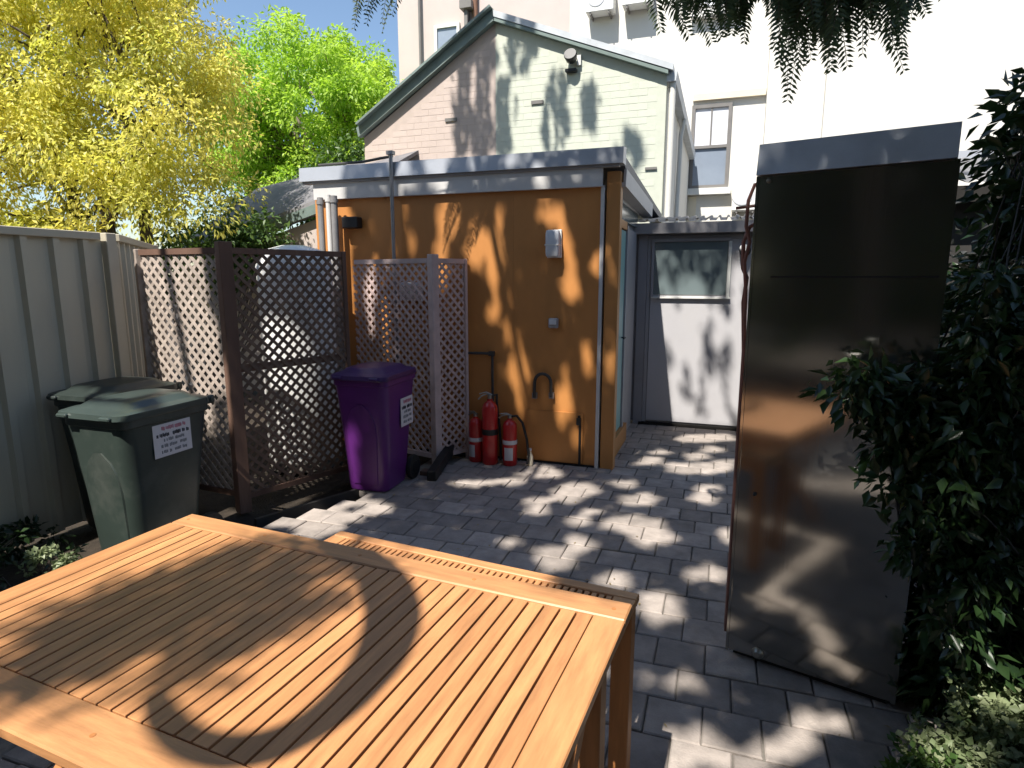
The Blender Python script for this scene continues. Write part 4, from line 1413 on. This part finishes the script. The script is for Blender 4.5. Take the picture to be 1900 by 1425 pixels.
shrub('variegated_groundcover', 'sunlit pale small-leaved plant at bottom right corner', (0.95, 2.12, 0),
      [((0.95, 2.2, 0.16), (0.13, 0.16, 0.13)), ((0.86, 2.1, 0.07), (0.18, 0.16, 0.07))], 120, 0.05, 40, 0.028, 0.020, 'leaf_pale', 37, 'plant', 0.1, None, 0.003)
shrub('variegated_groundcover', 'shaded small-leaved creeper at foot of the steel cabinet', (0.70, 1.95, 0),
      [((0.70, 1.95, 0.05), (0.2, 0.18, 0.06)), ((0.85, 1.85, 0.06), (0.2, 0.14, 0.07))], 50, 0.05, 36, 0.030, 0.018, 'leaf_mid', 38, 'plant', 0.1, None, 0.003)
sp = thing('strap_leaf_plant', 'single bright green strap leaf standing in bottom right creeper', 'plant', (0.745, 2.06, 0))
bm = bmesh.new()
prev = None
for i in range(8):
    t = i / 7
    wv = 0.018 * math.sin(math.pi * min(1, t * 0.9 + 0.1))
    c = Vector((-0.05 * t + 0.02, -0.02 * t, 0.19 * t - 0.05 * t * t))
    r_ = [bm.verts.new(c + Vector((-wv, 0, 0))), bm.verts.new(c + Vector((0, 0.004, -0.003))), bm.verts.new(c + Vector((wv, 0, 0)))]
    if prev:
        bm.faces.new((prev[0], prev[1], r_[1], r_[0]))
        bm.faces.new((prev[1], prev[2], r_[2], r_[1]))
    prev = r_
part('blade', bm, 'leaf_mid', sp, True)
# left bed
shrub('small_plant', 'little pale green sprig catching sun beyond left table edge', (-2.80, 1.74, 0),
      [((-2.80, 1.74, 0.33), (0.09, 0.06, 0.09)), ((-2.72, 1.78, 0.33), (0.03, 0.03, 0.07))], 22, 0.03, 22, 0.026, 0.018, 'leaf_pale', 39, 'plant', -0.2, None, 0.003)
shrub('low_groundcover', 'dark low plants in the shaded bed along the fence', (-3.7, 1.9, 0),
      [((-3.6, 1.75, 0.06), (0.7, 0.5, 0.12)), ((-3.85, 2.0, 0.08), (0.15, 0.6, 0.15)), ((-2.9, 1.55, 0.06), (0.35, 0.4, 0.14))], 60, 0.08, 36, 0.05, 0.025, 'leaf_dark', 40, 'plant', 0.1, None, 0.004)
shrub('sky_block_hedge', 'dark garden hedge seen only as a reflection in the steel cabinet', (-1.5, -6.2, 0),
      [((-4.5, -6.2, 2.0), (1.6, 0.6, 2.2)), ((-2.2, -6.3, 2.1), (1.6, 0.6, 2.3)), ((0.2, -6.1, 2.0), (1.6, 0.6, 2.2)), ((2.4, -5.6, 2.0), (1.2, 0.6, 2.2))],
      460, 0.36, 60, 0.14, 0.08, 'leaf_mid', 42)  # reflected foliage, made taller to block low sky

shrub('sky_block_hedge', 'unseen tall hedge added beyond the right edge of view to block sky', (3.6, 0.5, 0),
      [((3.7, -2.2, 2.2), (0.6, 1.6, 2.3)), ((3.7, 0.4, 2.2), (0.6, 1.5, 2.4)), ((3.6, 2.4, 1.9), (0.6, 1.0, 2.0))],
      340, 0.34, 60, 0.13, 0.07, 'leaf_dark', 45)  # added out of view to cut sky fill from the right
shrub('sky_block_hedge', 'unseen tall bushes added beyond the fence, left of view, to block sky', (-6.2, -0.6, 0),
      [((-6.0, -2.2, 2.1), (0.7, 1.5, 2.3)), ((-6.2, 0.2, 2.1), (0.7, 1.2, 2.3)), ((-6.3, 1.9, 2.1), (0.6, 0.9, 2.2))],
      300, 0.34, 60, 0.13, 0.07, 'leaf_dark', 46)  # added out of view to close off low sky on the left
bh = W('sky_block_house', 'brown brick house added behind the viewer to block low sky, dimly reflected', 'house', (-1, -14.2, 0))
bh.add('wall', bx((-9, -14.3, 0), (7, -14.0, 5.6)), 'hedge_wall')  # unseen house added to keep low sky light out of the yard
bh.add('roof', bx((-9.3, -18, 5.601), (7.3, -13.7, 5.9)), 'slate')

# ------------------------------------------------------------------ overhanging shade tree: trunk behind the viewer, canopy over the yard
LIT_GROUND = [(-1.328, 4.664, 0.135, 0.046, 0.03, -0.106), (-1.512, 4.401, 0.082, 0.028, 0.021, -0.061), (-1.411, 4.868, 0.057, 0.02, 0.012, -0.043), (-0.974, 4.372, 0.117, 0.04, 0.036, -0.159), (-0.997, 4.205, 0.068, 0.023, 0.024, -0.097), (-1.166, 4.042, 0.06, 0.021, 0.021, -0.071), (-1.131, 3.868, 0.032, 0.011, 0.009, -0.028), (-0.778, 3.967, 0.049, 0.017, 0.008, -0.038), (-0.814, 3.804, 0.034, 0.012, 0.008, -0.036), (-0.645, 4.641, 0.08, 0.028, 0.008, -0.051), (-0.465, 4.327, 0.098, 0.033, 0.012, -0.098), (-0.029, 4.694, 0.066, 0.022, 0.002, -0.099), (-0.024, 4.5, 0.075, 0.026, 0.001, -0.08), (-0.464, 3.856, 0.152, 0.052, 0.016, -0.114), (-0.332, 3.669, 0.102, 0.035, 0.012, -0.111), (-0.82, 3.227, 0.083, 0.029, 0.029, -0.111), (-0.73, 3.427, 0.046, 0.015, 0.016, -0.073), (-1.154, 3.339, 0.031, 0.011, 0.012, -0.036), (-0.455, 3.066, 0.055, 0.019, 0.006, -0.041), (-0.226, 2.872, 0.066, 0.022, 0.008, -0.076), (-0.175, 2.766, 0.035, 0.012, 0.003, -0.033), (0.035, 3.304, 0.079, 0.026, 0.001, -0.058), (0.153, 3.877, 0.038, 0.013, -0.002, -0.102), (-0.004, 5.879, 0.077, 0.026, 0.001, -0.095), (-0.466, 5.607, 0.061, 0.021, 0.005, -0.054), (-0.559, 5.308, 0.108, 0.037, 0.011, -0.097), (-0.311, 5.275, 0.071, 0.024, 0.004, -0.063), (-0.108, 5.232, 0.218, 0.074, 0.006, -0.151), (0.097, 5.414, 0.088, 0.03, -0.001, -0.143), (-0.144, 5.589, 0.074, 0.025, 0.003, -0.087), (-0.068, 6.293, 0.259, 0.087, 0.004, -0.151), (-0.067, 2.276, 0.045, 0.015, 0.004, -0.059), (-0.005, 1.933, 0.073, 0.025, 0.004, -0.082), (-0.184, 1.872, 0.021, 0.007, 0.007, -0.059), (-0.11, 1.843, 0.085, 0.029, 0.003, -0.028), (0.188, 1.952, 0.055, 0.018, -0.002, -0.041), (0.293, 2.078, 0.036, 0.012, -0.003, -0.037), (0.358, 2.185, 0.026, 0.008, -0.004, -0.041), (0.442, 2.256, 0.045, 0.016, -0.005, -0.03), (-2.648, 3.209, 0.145, 0.049, 0.083, -0.105), (-2.42, 3.162, 0.134, 0.046, 0.095, -0.129), (-2.542, 3.42, 0.108, 0.036, 0.06, -0.084), (-2.332, 3.337, 0.09, 0.03, 0.038, -0.056), (-2.53, 3.78, 0.069, 0.023, 0.032, -0.05), (-2.341, 3.62, 0.118, 0.04, 0.034, -0.055), (-2.212, 3.511, 0.078, 0.026, 0.026, -0.044), (-2.981, 4.057, 0.067, 0.023, 0.033, -0.047), (-1.777, 4.256, 0.141, 0.048, 0.024, -0.059)]
LIT_SHED = [(-3.27, 1.958, 0.021, -0.001, -0.009, -0.161), (-2.822, 1.958, 0.025, 0.0, -0.006, -0.157), (-2.654, 1.955, 0.039, -0.001, -0.003, -0.098), (-2.344, 1.939, 0.079, -0.001, -0.003, -0.14), (-2.03, 1.897, 0.098, -0.002, -0.002, -0.207), (-1.863, 1.814, 0.088, -0.002, -0.002, -0.319), (-1.865, 1.395, 0.049, 0.001, -0.001, -0.114), (-1.723, 1.227, 0.066, 0.001, 0.0, -0.15), (-1.649, 1.076, 0.065, 0.002, 0.0, -0.097), (-1.629, 0.819, 0.105, 0.005, 0.0, -0.18), (-1.624, 0.572, 0.049, 0.003, 0.0, -0.146), (-1.191, 1.775, 0.053, -0.001, 0.004, -0.227), (-1.188, 1.566, 0.074, 0.0, 0.002, -0.091), (-0.986, 1.772, 0.035, 0.0, 0.002, -0.089), (-1.041, 1.015, 0.061, 0.002, 0.003, -0.159), (-1.223, 0.616, 0.067, 0.004, 0.004, -0.268), (-1.105, 0.277, 0.021, 0.001, 0.003, -0.136), (-0.865, 1.792, 0.027, 0.0, 0.004, -0.161), (-0.845, 1.058, 0.028, 0.001, 0.007, -0.255), (-2.288, 2.138, 0.118, -0.004, -0.005, -0.207), (-2.689, 2.187, 0.038, -0.001, -0.004, -0.131), (-1.794, 2.122, 0.039, -0.001, 0.0, -0.167), (-2.01, 1.933, 0.098, -0.002, -0.002, -0.189), (-1.364, 2.172, 0.134, -0.005, 0.001, -0.089), (-1.263, 2.029, 0.061, -0.002, 0.003, -0.212), (-3.515, 2.526, 0.186, -0.01, -0.013, -0.203), (-2.662, 2.505, 0.085, -0.005, -0.006, -0.155), (-2.311, 2.495, 0.117, -0.006, -0.004, -0.168), (-1.951, 2.424, 0.052, -0.002, -0.001, -0.103), (-1.421, 2.377, 0.09, -0.004, 0.001, -0.08), (-1.642, 2.472, 0.063, -0.003, 0.0, -0.048), (-3.558, 2.12, 0.074, -0.002, -0.021, -0.326), (-3.249, 2.135, 0.041, -0.001, -0.005, -0.082), (-2.939, 1.234, 0.061, 0.001, -0.015, -0.358), (-2.988, 1.674, 0.05, 0.0, -0.006, -0.138), (-2.665, 1.458, 0.069, 0.0, -0.002, -0.065), (-2.339, 1.671, 0.046, 0.0, -0.003, -0.133)]
LIT_GREY = [(-0.536, 1.181, 0.084, 0.002, 0.009, -0.219), (-0.44, 0.912, 0.05, 0.002, 0.008, -0.174), (-0.374, 1.167, 0.05, 0.001, 0.009, -0.2), (-0.23, 1.255, 0.086, 0.002, 0.007, -0.152), (-0.004, 1.158, 0.063, 0.002, 0.01, -0.179), (0.155, 1.504, 0.051, 0.0, 0.016, -0.275), (0.179, 1.179, 0.047, 0.001, 0.02, -0.335), (0.208, 0.52, 0.064, 0.003, 0.02, -0.341), (-0.012, 0.42, 0.081, 0.005, 0.01, -0.186), (-0.242, 0.839, 0.065, 0.002, 0.008, -0.174), (-0.434, 0.395, 0.051, 0.003, 0.013, -0.299), (-0.328, 0.175, 0.084, 0.006, 0.005, -0.108), (-0.078, 0.104, 0.24, 0.018, 0.004, -0.072), (-0.26, 1.535, 0.064, 0.0, 0.003, -0.067), (-0.585, 1.551, 0.05, 0.0, 0.002, -0.068), (-0.289, 1.457, 0.236, 0.001, 0.001, -0.034), (-0.214, 0.491, 0.044, 0.002, 0.007, -0.147)]
LIT_PURPLE = [(-2.57, 0.29, 0.042, 0.004, -0.012, -0.233)]
LIT_RIGHT = [(0.396, 1.059, 0.037, 0.002, 0.006, -0.078), (0.489, 0.691, 0.046, 0.004, 0.002, -0.019), (0.767, 0.47, 0.035, 0.005, 0.003, -0.025), (0.52, 1.2, 0.043, 0.001, 0.001, -0.02)]
SHADE_GABLE = [(-3.575, 4.308, 0.362, -0.035, -0.007, -0.497), (-3.749, 3.752, 0.33, -0.025, -0.008, -0.437), (-3.297, 3.718, 0.176, -0.013, -0.004, -0.431), (-3.306, 4.559, 0.174, -0.019, -0.004, -0.416), (-2.977, 3.764, 0.125, -0.01, -0.002, -0.496), (-2.745, 4.634, 0.137, -0.015, 0.001, -0.27), (-2.557, 4.746, 0.105, -0.012, 0.002, -0.166), (-2.247, 3.638, 0.135, -0.01, 0.005, -0.345), (-2.215, 4.043, 0.089, -0.008, 0.003, -0.203), (-1.773, 3.804, 0.086, -0.008, 0.006, -0.269), (-1.226, 3.229, 0.139, -0.009, 0.008, -0.236), (-3.922, 3.546, 0.169, -0.011, -0.005, -0.221)]
RING = [(-1.214, 1.61), (-1.036, 1.544), (-0.871, 1.418), (-0.762, 1.275), (-0.704, 1.124), (-0.692, 0.998), (-0.706, 0.896), (-0.745, 0.818), (-0.81, 0.772), (-0.896, 0.763), (-0.996, 0.793), (-1.087, 0.846)]
STREAKS = [[(-1.413, 0.777), (-1.389, 0.914), (-1.358, 1.046), (-1.259, 1.192), (-1.192, 1.371), (-1.136, 1.502)], [(-1.088, 0.911), (-1.104, 1.034), (-1.055, 1.203), (-0.967, 1.291)], [(-1.593, 0.94), (-1.536, 1.097), (-1.457, 1.252), (-1.414, 1.415), (-1.322, 1.53)]]


LIT_RIGHT += [(0.93, 0.05, 0.13, 0.0, 0.0, 0.12)]
LIT_GROUND += [(0.95, 2.42, 0.14, 0.0, 0.0, 0.1), (-2.755, 1.95, 0.12, 0.0, 0.0, 0.12), (0.8, 2.15, 0.05, 0.0, 0.0, 0.05)]


def inside(els, a, b, grow):
    m_ = np.zeros(len(a), bool)
    a, b = (a + 0.022 * np.sin(a * 23 + b * 11) + 0.014 * np.sin(b * 41 - a * 17 + 1.0),
            b + 0.022 * np.sin(b * 19 - a * 13 + 2.0) + 0.014 * np.sin(a * 37 + b * 29))
    for (cx, cy, ax, ay, bx_, by_) in els:
        la, lb = math.hypot(ax, ay), math.hypot(bx_, by_)
        ga, gb = (la + grow) / la, (lb + grow) / lb
        A = np.array([[ax * ga, bx_ * gb], [ay * ga, by_ * gb]])
        try:
            I = np.linalg.inv(A)
        except np.linalg.LinAlgError:
            continue
        dx, dy = a - cx, b - cy
        p = I[0, 0] * dx + I[0, 1] * dy
        q = I[1, 0] * dx + I[1, 1] * dy
        m_ |= (p * p + q * q) < 1
    return m_


Sv = np.array(S)
Uv = np.array([Sv[1], -Sv[0], 0.0])
Uv /= np.linalg.norm(Uv)
Vv = np.cross(Sv, Uv)


def want_leaf(P0, rng):
    """P0: points on sun rays. True where that ray should be cut off by foliage."""
    n = len(P0)
    res = np.zeros(n, bool)
    done = np.zeros(n, bool)

    def at_z(z):
        t = (z - P0[:, 2]) / Sv[2]
        return P0[:, 0] + Sv[0] * t, P0[:, 1] + Sv[1] * t

    def at_y(y):
        t = (y - P0[:, 1]) / Sv[1]
        return P0[:, 0] + Sv[0] * t, P0[:, 2] + Sv[2] * t

    def settle(zone, shade):
        nonlocal done
        z_ = zone & ~done
        res[z_] = shade[z_]
        done |= z_

    x, y = at_z(0.645)
    settle((x > -0.45) & (x < -0.1) & (y > 1.62) & (y < 1.84), np.ones(n, bool))
    x, y = at_z(0.74)
    settle((x > -1.95) & (x < -0.12) & (y > 0.5) & (y < 1.82), np.zeros(n, bool))
    x, z = at_y(2.35)
    settle((x > 0.0) & (x < 3.2) & (z > -0.05) & (z < 2.9), ~inside(LIT_RIGHT, x, z, GROW))
    x, z = at_y(3.77)
    settle((x > -2.74) & (x < -2.2) & (z > 0) & (z < 0.98), ~inside(LIT_PURPLE, x, z, GROW))
    x, z = at_y(2.25)
    settle((x > -3.95) & (x < -2.7) & (z > 0.0) & (z < 1.08), np.zeros(n, bool))
    x, z = at_y(3.30)                                       # first lattice panel
    settle((x > -4.05) & (x < -3.1) & (z > 0.0) & (z < 1.86), ((z < 0.5) | ((x > -3.30) & (z > 1.35)) | ((x > -3.22) & (z > 1.0)) | ((x < -3.2) & (x > -3.34) & (z < 0.75))))
    pn = np.array([0.935, -0.355, 0.0])                     # second lattice panel stays shaded
    t = (np.dot(np.array([-3.13, 3.28, 0.0]), pn) - P0 @ pn) / np.dot(Sv, pn)
    hit = P0 + t[:, None] * Sv
    settle((hit[:, 1] > 3.25) & (hit[:, 1] < 4.18) & (hit[:, 2] > 0.0) & (hit[:, 2] < 1.8), np.ones(n, bool))
    x, z = at_y(4.92)
    settle((x > -3.80) & (x < -0.70) & (z > -0.02) & (z < 2.68), (~inside(LIT_SHED, x, z, 0.005)) & ((x > -3.25) | (z < 0.3)) & ((z < 2.36) | (rng.random(n) < 0.45)))
    x, z = at_y(6.70)
    settle((x > -0.95) & (x < 0.6) & (z > 0.0) & (z < 2.2), (~inside(LIT_GREY, x, z, GROW)) & (rng.random(n) < 0.3))
    x, y = at_z(2.5)                                        # leaves added over the roofs to block sky light
    settle((x > -3.5) & (x < 1.6) & (y > 5.15) & (y < 8.1), rng.random(n) < 0.75)
    x, z = at_y(8.4)
    stk = np.sin(x * 21 + 2.2 * np.sin(z * 2.1)) + 0.7 * np.sin(x * 47 + 1.7 * np.sin(z * 3.3) + 1) + 0.5 * np.sin(z * 5 + x * 3)
    settle((x > -5.4) & (x < -0.6) & (z > 2.2) & (z < 5.3), inside(SHADE_GABLE, x, z, 0.05) & (stk > -0.75) & (rng.random(n) < 0.7))
    x, y = at_z(0.0)
    settle((x > -2.9) & (x < 1.5) & (y > 0.3) & (y < 6.72), ~inside(LIT_GROUND, x, y, 0.05))
    nz = np.sin(x * 3.1 + 1.3 * np.sin(y * 2.3)) * np.sin(y * 2.7 + 1.1 * np.sin(x * 1.9))
    settle((x > -3.0) & (x < 1.5) & (y > -3.0) & (y <= 0.6), nz < 0.55)
    settle((x > 1.4) & (x < 4.2) & (y > -5.0) & (y < 5.5), rng.random(n) < 0.8)  # from here on, leaves added beyond the yard to cut sky fill
    settle((x > -4.0) & (x <= -2.85) & (y > 0.0) & (y < 3.0), rng.random(n) < 0.9)
    settle((x > -5.5) & (x < 4.2) & (y > -6.5) & (y <= 0.0), rng.random(n) < 0.8)
    return res


GROW = 0.035
rng = np.random.default_rng(77)
NC = 560000
u = rng.uniform(-4.2, 5.4, NC)
vlim = []
for c in ((-4, -6.5, 0), (3, -6.5, 0), (-5, 8.4, 5.2), (2, 8.4, 5.2), (2, 2.35, 2.9)):
    vlim.append(np.dot(np.array(c), Vv))
v_ = rng.uniform(min(vlim) - 0.1, max(vlim) + 0.1, NC)
P0 = u[:, None] * Uv + v_[:, None] * Vv
keep = want_leaf(P0, rng)
P0 = P0[keep]
wv = 7.6 + 1.0 * np.sin(P0[:, 0] * 1.7) * np.cos(P0[:, 1] * 1.3) + rng.uniform(-2.6, 2.6, len(P0))
PL_ = P0 + wv[:, None] * Sv
TB = (-1.7, -3.7, -0.05)
sh_t = thing('shade_tree', 'feathery tree whose dark fronds hang into the top right of view', 'tree', TB)
DL = rnd_dirs(rng, len(PL_)) + np.array([0, 0, -0.2])
NL = rnd_dirs(rng, len(PL_)) * 0.55 + Sv
kk = rng.uniform(0.7, 1.2, len(PL_))
DLn = DL - NL * ((DL * NL).sum(1) / (NL * NL).sum(1))[:, None]
DLn /= np.linalg.norm(DLn, axis=1, keepdims=True)
leaves('crown', PL_ - DLn * 0.04 - np.array(TB), DLn, NL, 0.085 * kk, 0.046 * kk, 'leaf_canopy', sh_t, 78)
bm = bmesh.new()
rr = random.Random(5)
top_ = Vector((0.2, 1.2, 4.4))
tube(bm, [(0, 0, 0), (0.03, 0.05, 0.6), (0.05, 0.3, 2.0), (0.12, 0.8, 3.4), top_], [0.2, 0.16, 0.13, 0.11, 0.085], 12)
part('trunk', bm, 'bark', sh_t, True)
bm = bmesh.new()
made = 0
for i in rng.choice(len(PL_), size=400, replace=False):
    tgt = Vector(PL_[i] - np.array(TB))
    a0 = top_ + Vector((rr.uniform(-.02, .02), rr.uniform(-.02, .02), rr.uniform(-.5, -.05)))
    smp = np.array([list(a0.lerp(tgt, t_)) for t_ in np.linspace(0.1, 1, 24)]) + np.array(TB)
    if want_leaf(smp, rng).mean() > 0.94 and (tgt - a0).length > 1.5:
        limb_tubes(bm, a0, tgt, 0.028, 0.005, 0.06, 7, 6, rr)
        made += 1
        if made >= 12:
            break
node = Vector((-2.6, 3.3, 6.4)) - Vector(TB)
tube(bm, [top_, Vector((-4.2, -1.2, 5.6)) - Vector(TB), Vector((-4.3, 1.0, 6.2)) - Vector(TB), node], [0.06, 0.05, 0.04, 0.03], 7)
part('branches', bm, 'bark', sh_t, True)
# limb and twigs invented to cast the ring and streak shadows on the table
bm = bmesh.new()
def lift(p, dist):
    q = np.array([p[0], p[1], 0.74]) + Sv * dist - np.array(TB)
    return Vector(q)
rp = [lift(p, 3.4) for p in RING]
rad = [0.036, 0.052, 0.068, 0.073, 0.066, 0.057, 0.05, 0.046, 0.042, 0.038, 0.032, 0.022]
fine, fr = [], []
for i in range(len(rp) - 1):
    p0, p1, p2, p3 = rp[max(i - 1, 0)], rp[i], rp[i + 1], rp[min(i + 2, len(rp) - 1)]
    for k in range(4):
        t = k / 4
        fine.append(0.5 * ((2 * p1) + (p2 - p0) * t + (2 * p0 - 5 * p1 + 4 * p2 - p3) * t * t + (3 * p1 - p0 - 3 * p2 + p3) * t ** 3))
        fr.append(rad[i] + (rad[i + 1] - rad[i]) * t)
fine.append(rp[-1])
fr.append(rad[-1])
tube(bm, fine, fr, 10)
tube(bm, [fine[0], fine[0] + S * 3.0, node], [0.03, 0.026, 0.02], 8)
part('shadow_ring_limb', bm, 'bark', sh_t, True)
bm = bmesh.new()
TP, TD, TN = [], [], []
for q, rad_, spread, dens in ((STREAKS[0], 0.012, 0.09, 1500), (STREAKS[1], 0.008, 0.06, 380), (STREAKS[2], 0.008, 0.05, 480)):
    pts = [lift(p, 6.4) for p in q]
    tube(bm, pts, [rad_ * (1 - 0.5 * i / len(pts)) for i in range(len(pts))], 7)
    tube(bm, [pts[-1], pts[-1] + S * 0.6, node], [rad_ * 0.6, rad_ * 0.6, rad_], 6)
    for _ in range(dens):
        i = rr.randrange(len(pts) - 1)
        p = pts[i].lerp(pts[i + 1], rr.random()) + Vector((rr.gauss(0, spread), rr.gauss(0, spread), rr.gauss(0, spread)))
        TP.append(tuple(p))
part('shadow_twigs', bm, 'bark', sh_t, True)
TD = rnd_dirs(rng, len(TP))
leaves('shadow_twig_leaves', TP, TD, rnd_dirs(rng, len(TP)) * 0.6 + Sv, 0.06, 0.03, 'leaf_canopy', sh_t, 79)

# fallen leaves on the paving
LP = []
for _ in range(170):
    xx, yy = rr.uniform(-2.3, 1.0), rr.uniform(1.9, 6.6)
    if not (-3.6 < xx < -0.8 and yy > 4.9) and xx > edge_x(yy) + 0.05:
        LP.append((xx, yy, 0.006))
lit = leaves('leaf_litter', LP, rnd_dirs(rng, len(LP)) * np.array([1, 1, 0.1]), np.tile([0.1, 0.1, 1.0], (len(LP), 1)), rng.uniform(0.012, 0.03, len(LP)), rng.uniform(0.006, 0.012, len(LP)), 'leaf_litter', None, 81)
tag(lit, 'small fallen leaves scattered over the paving', 'leaves', None, 'stuff')

# hanging feathery fronds in view
FP, FD, FN, FL = [], [], [], []
bm = bmesh.new()


def frond(root, tip, sag, npair, ll):
    root, tip = Vector(root), Vector(tip)
    mid = (root + tip) / 2 + Vector((0, 0, sag))
    pts = []
    for i in range(9):
        t = i / 8
        pts.append(root.lerp(mid, t).lerp(mid.lerp(tip, t), t))
    tube(bm, pts, [0.003 - 0.002 * i / 8 for i in range(9)], 4, False)
    side0 = (tip - root).cross(Vector((rr.uniform(-1, 1), -1, rr.uniform(-.4, .4)))).normalized()
    for k in range(npair):
        t = 0.12 + 0.88 * k / (npair - 1)
        p = root.lerp(mid, t).lerp(mid.lerp(tip, t), t)
        dirv = ((mid - root) * (1 - t) + (tip - mid) * t).normalized()
        sc_ = math.sin(math.pi * min(1, 0.15 + 0.8 * t)) * 0.7 + 0.3
        for s in (-1, 1):
            FP.append(tuple(p))
            d = side0 * s * 1.0 + dirv * 0.5 + Vector((0, 0, -0.15)) + Vector((rr.uniform(-.12, .12),) * 3)
            FD.append(tuple(d))
            FN.append((rr.uniform(-.5, .5), -1, rr.uniform(-.2, .5)))
            FL.append(ll * sc_ * rr.uniform(0.8, 1.15))


branch = [Vector((-0.55, 3.0, 3.25)), Vector((-0.2, 2.95, 3.12)), Vector((0.2, 2.95, 3.06)), Vector((0.55, 2.95, 3.0)), Vector((0.85, 2.9, 3.0))]
off = Vector(TB)
tube(bm, [b - off for b in branch], [0.006, 0.010, 0.013, 0.016, 0.018], 6)
tube(bm, [top_, Vector((1.2, -2.4, 5.0)) - off, Vector((1.5, 0.6, 4.6)) - off, Vector((1.2, 2.4, 3.6)) - off, branch[-1] - off], [0.05, 0.04, 0.034, 0.026, 0.018], 7)
tips = [(-0.27, 2.60), (-0.20, 2.66), (-0.12, 2.60), (-0.05, 2.62), (0.03, 2.66), (0.10, 2.68), (0.17, 2.55), (0.20, 2.40), (0.26, 2.38), (0.30, 2.50), (0.34, 2.58), (0.40, 2.47),
        (0.44, 2.50), (0.48, 2.58), (0.53, 2.50), (0.58, 2.47), (0.62, 2.56), (0.66, 2.62), (0.68, 2.70), (0.0, 2.72), (0.22, 2.66), (0.36, 2.66), (0.56, 2.66), (0.64, 2.72)]
for (x, z) in [(a_ + 0.03, b_ - 0.015) for a_, b_ in tips]:
    for k in range(11):
        yy = rr.uniform(2.8, 3.2)
        rt = (x + rr.uniform(-.22, .12), yy + rr.uniform(-.1, .1), 3.02 + rr.uniform(-.08, .1))
        frond(Vector(rt) - off, Vector((x + rr.uniform(-.07, .07), yy, z + rr.uniform(0.0, 0.05) + (0.04 * k))) - off, 0.05, 28, 0.075)
for (x, z) in ((-2.30, 3.26), (-2.42, 3.33), (-2.52, 3.31), (-2.22, 3.36), (-2.36, 3.42), (-2.5, 3.42)):
    for k in range(2):
        rt = (x + rr.uniform(-.1, .1) + 0.15, 4.0 + rr.uniform(-.1, .1), 3.75)
        frond(Vector(rt) - off, Vector((x, 4.0, z + 0.06 * k)) - off, 0.06, 18, 0.06)
tube(bm, [node, Vector((-2.2, 3.7, 4.8)) - off, Vector((-2.3, 4.0, 3.76)) - off, Vector((-2.6, 4.0, 3.72)) - off], [0.02, 0.015, 0.01, 0.004], 5)
part('hanging_branch', bm, 'bark', sh_t, True)
leaves('hanging_fronds', FP, FD, FN, FL, 0.012, 'leaf_frond', sh_t, 80, 0.1)


for o in bpy.data.objects:
    if '_part' in o.keys():
        del o['_part']
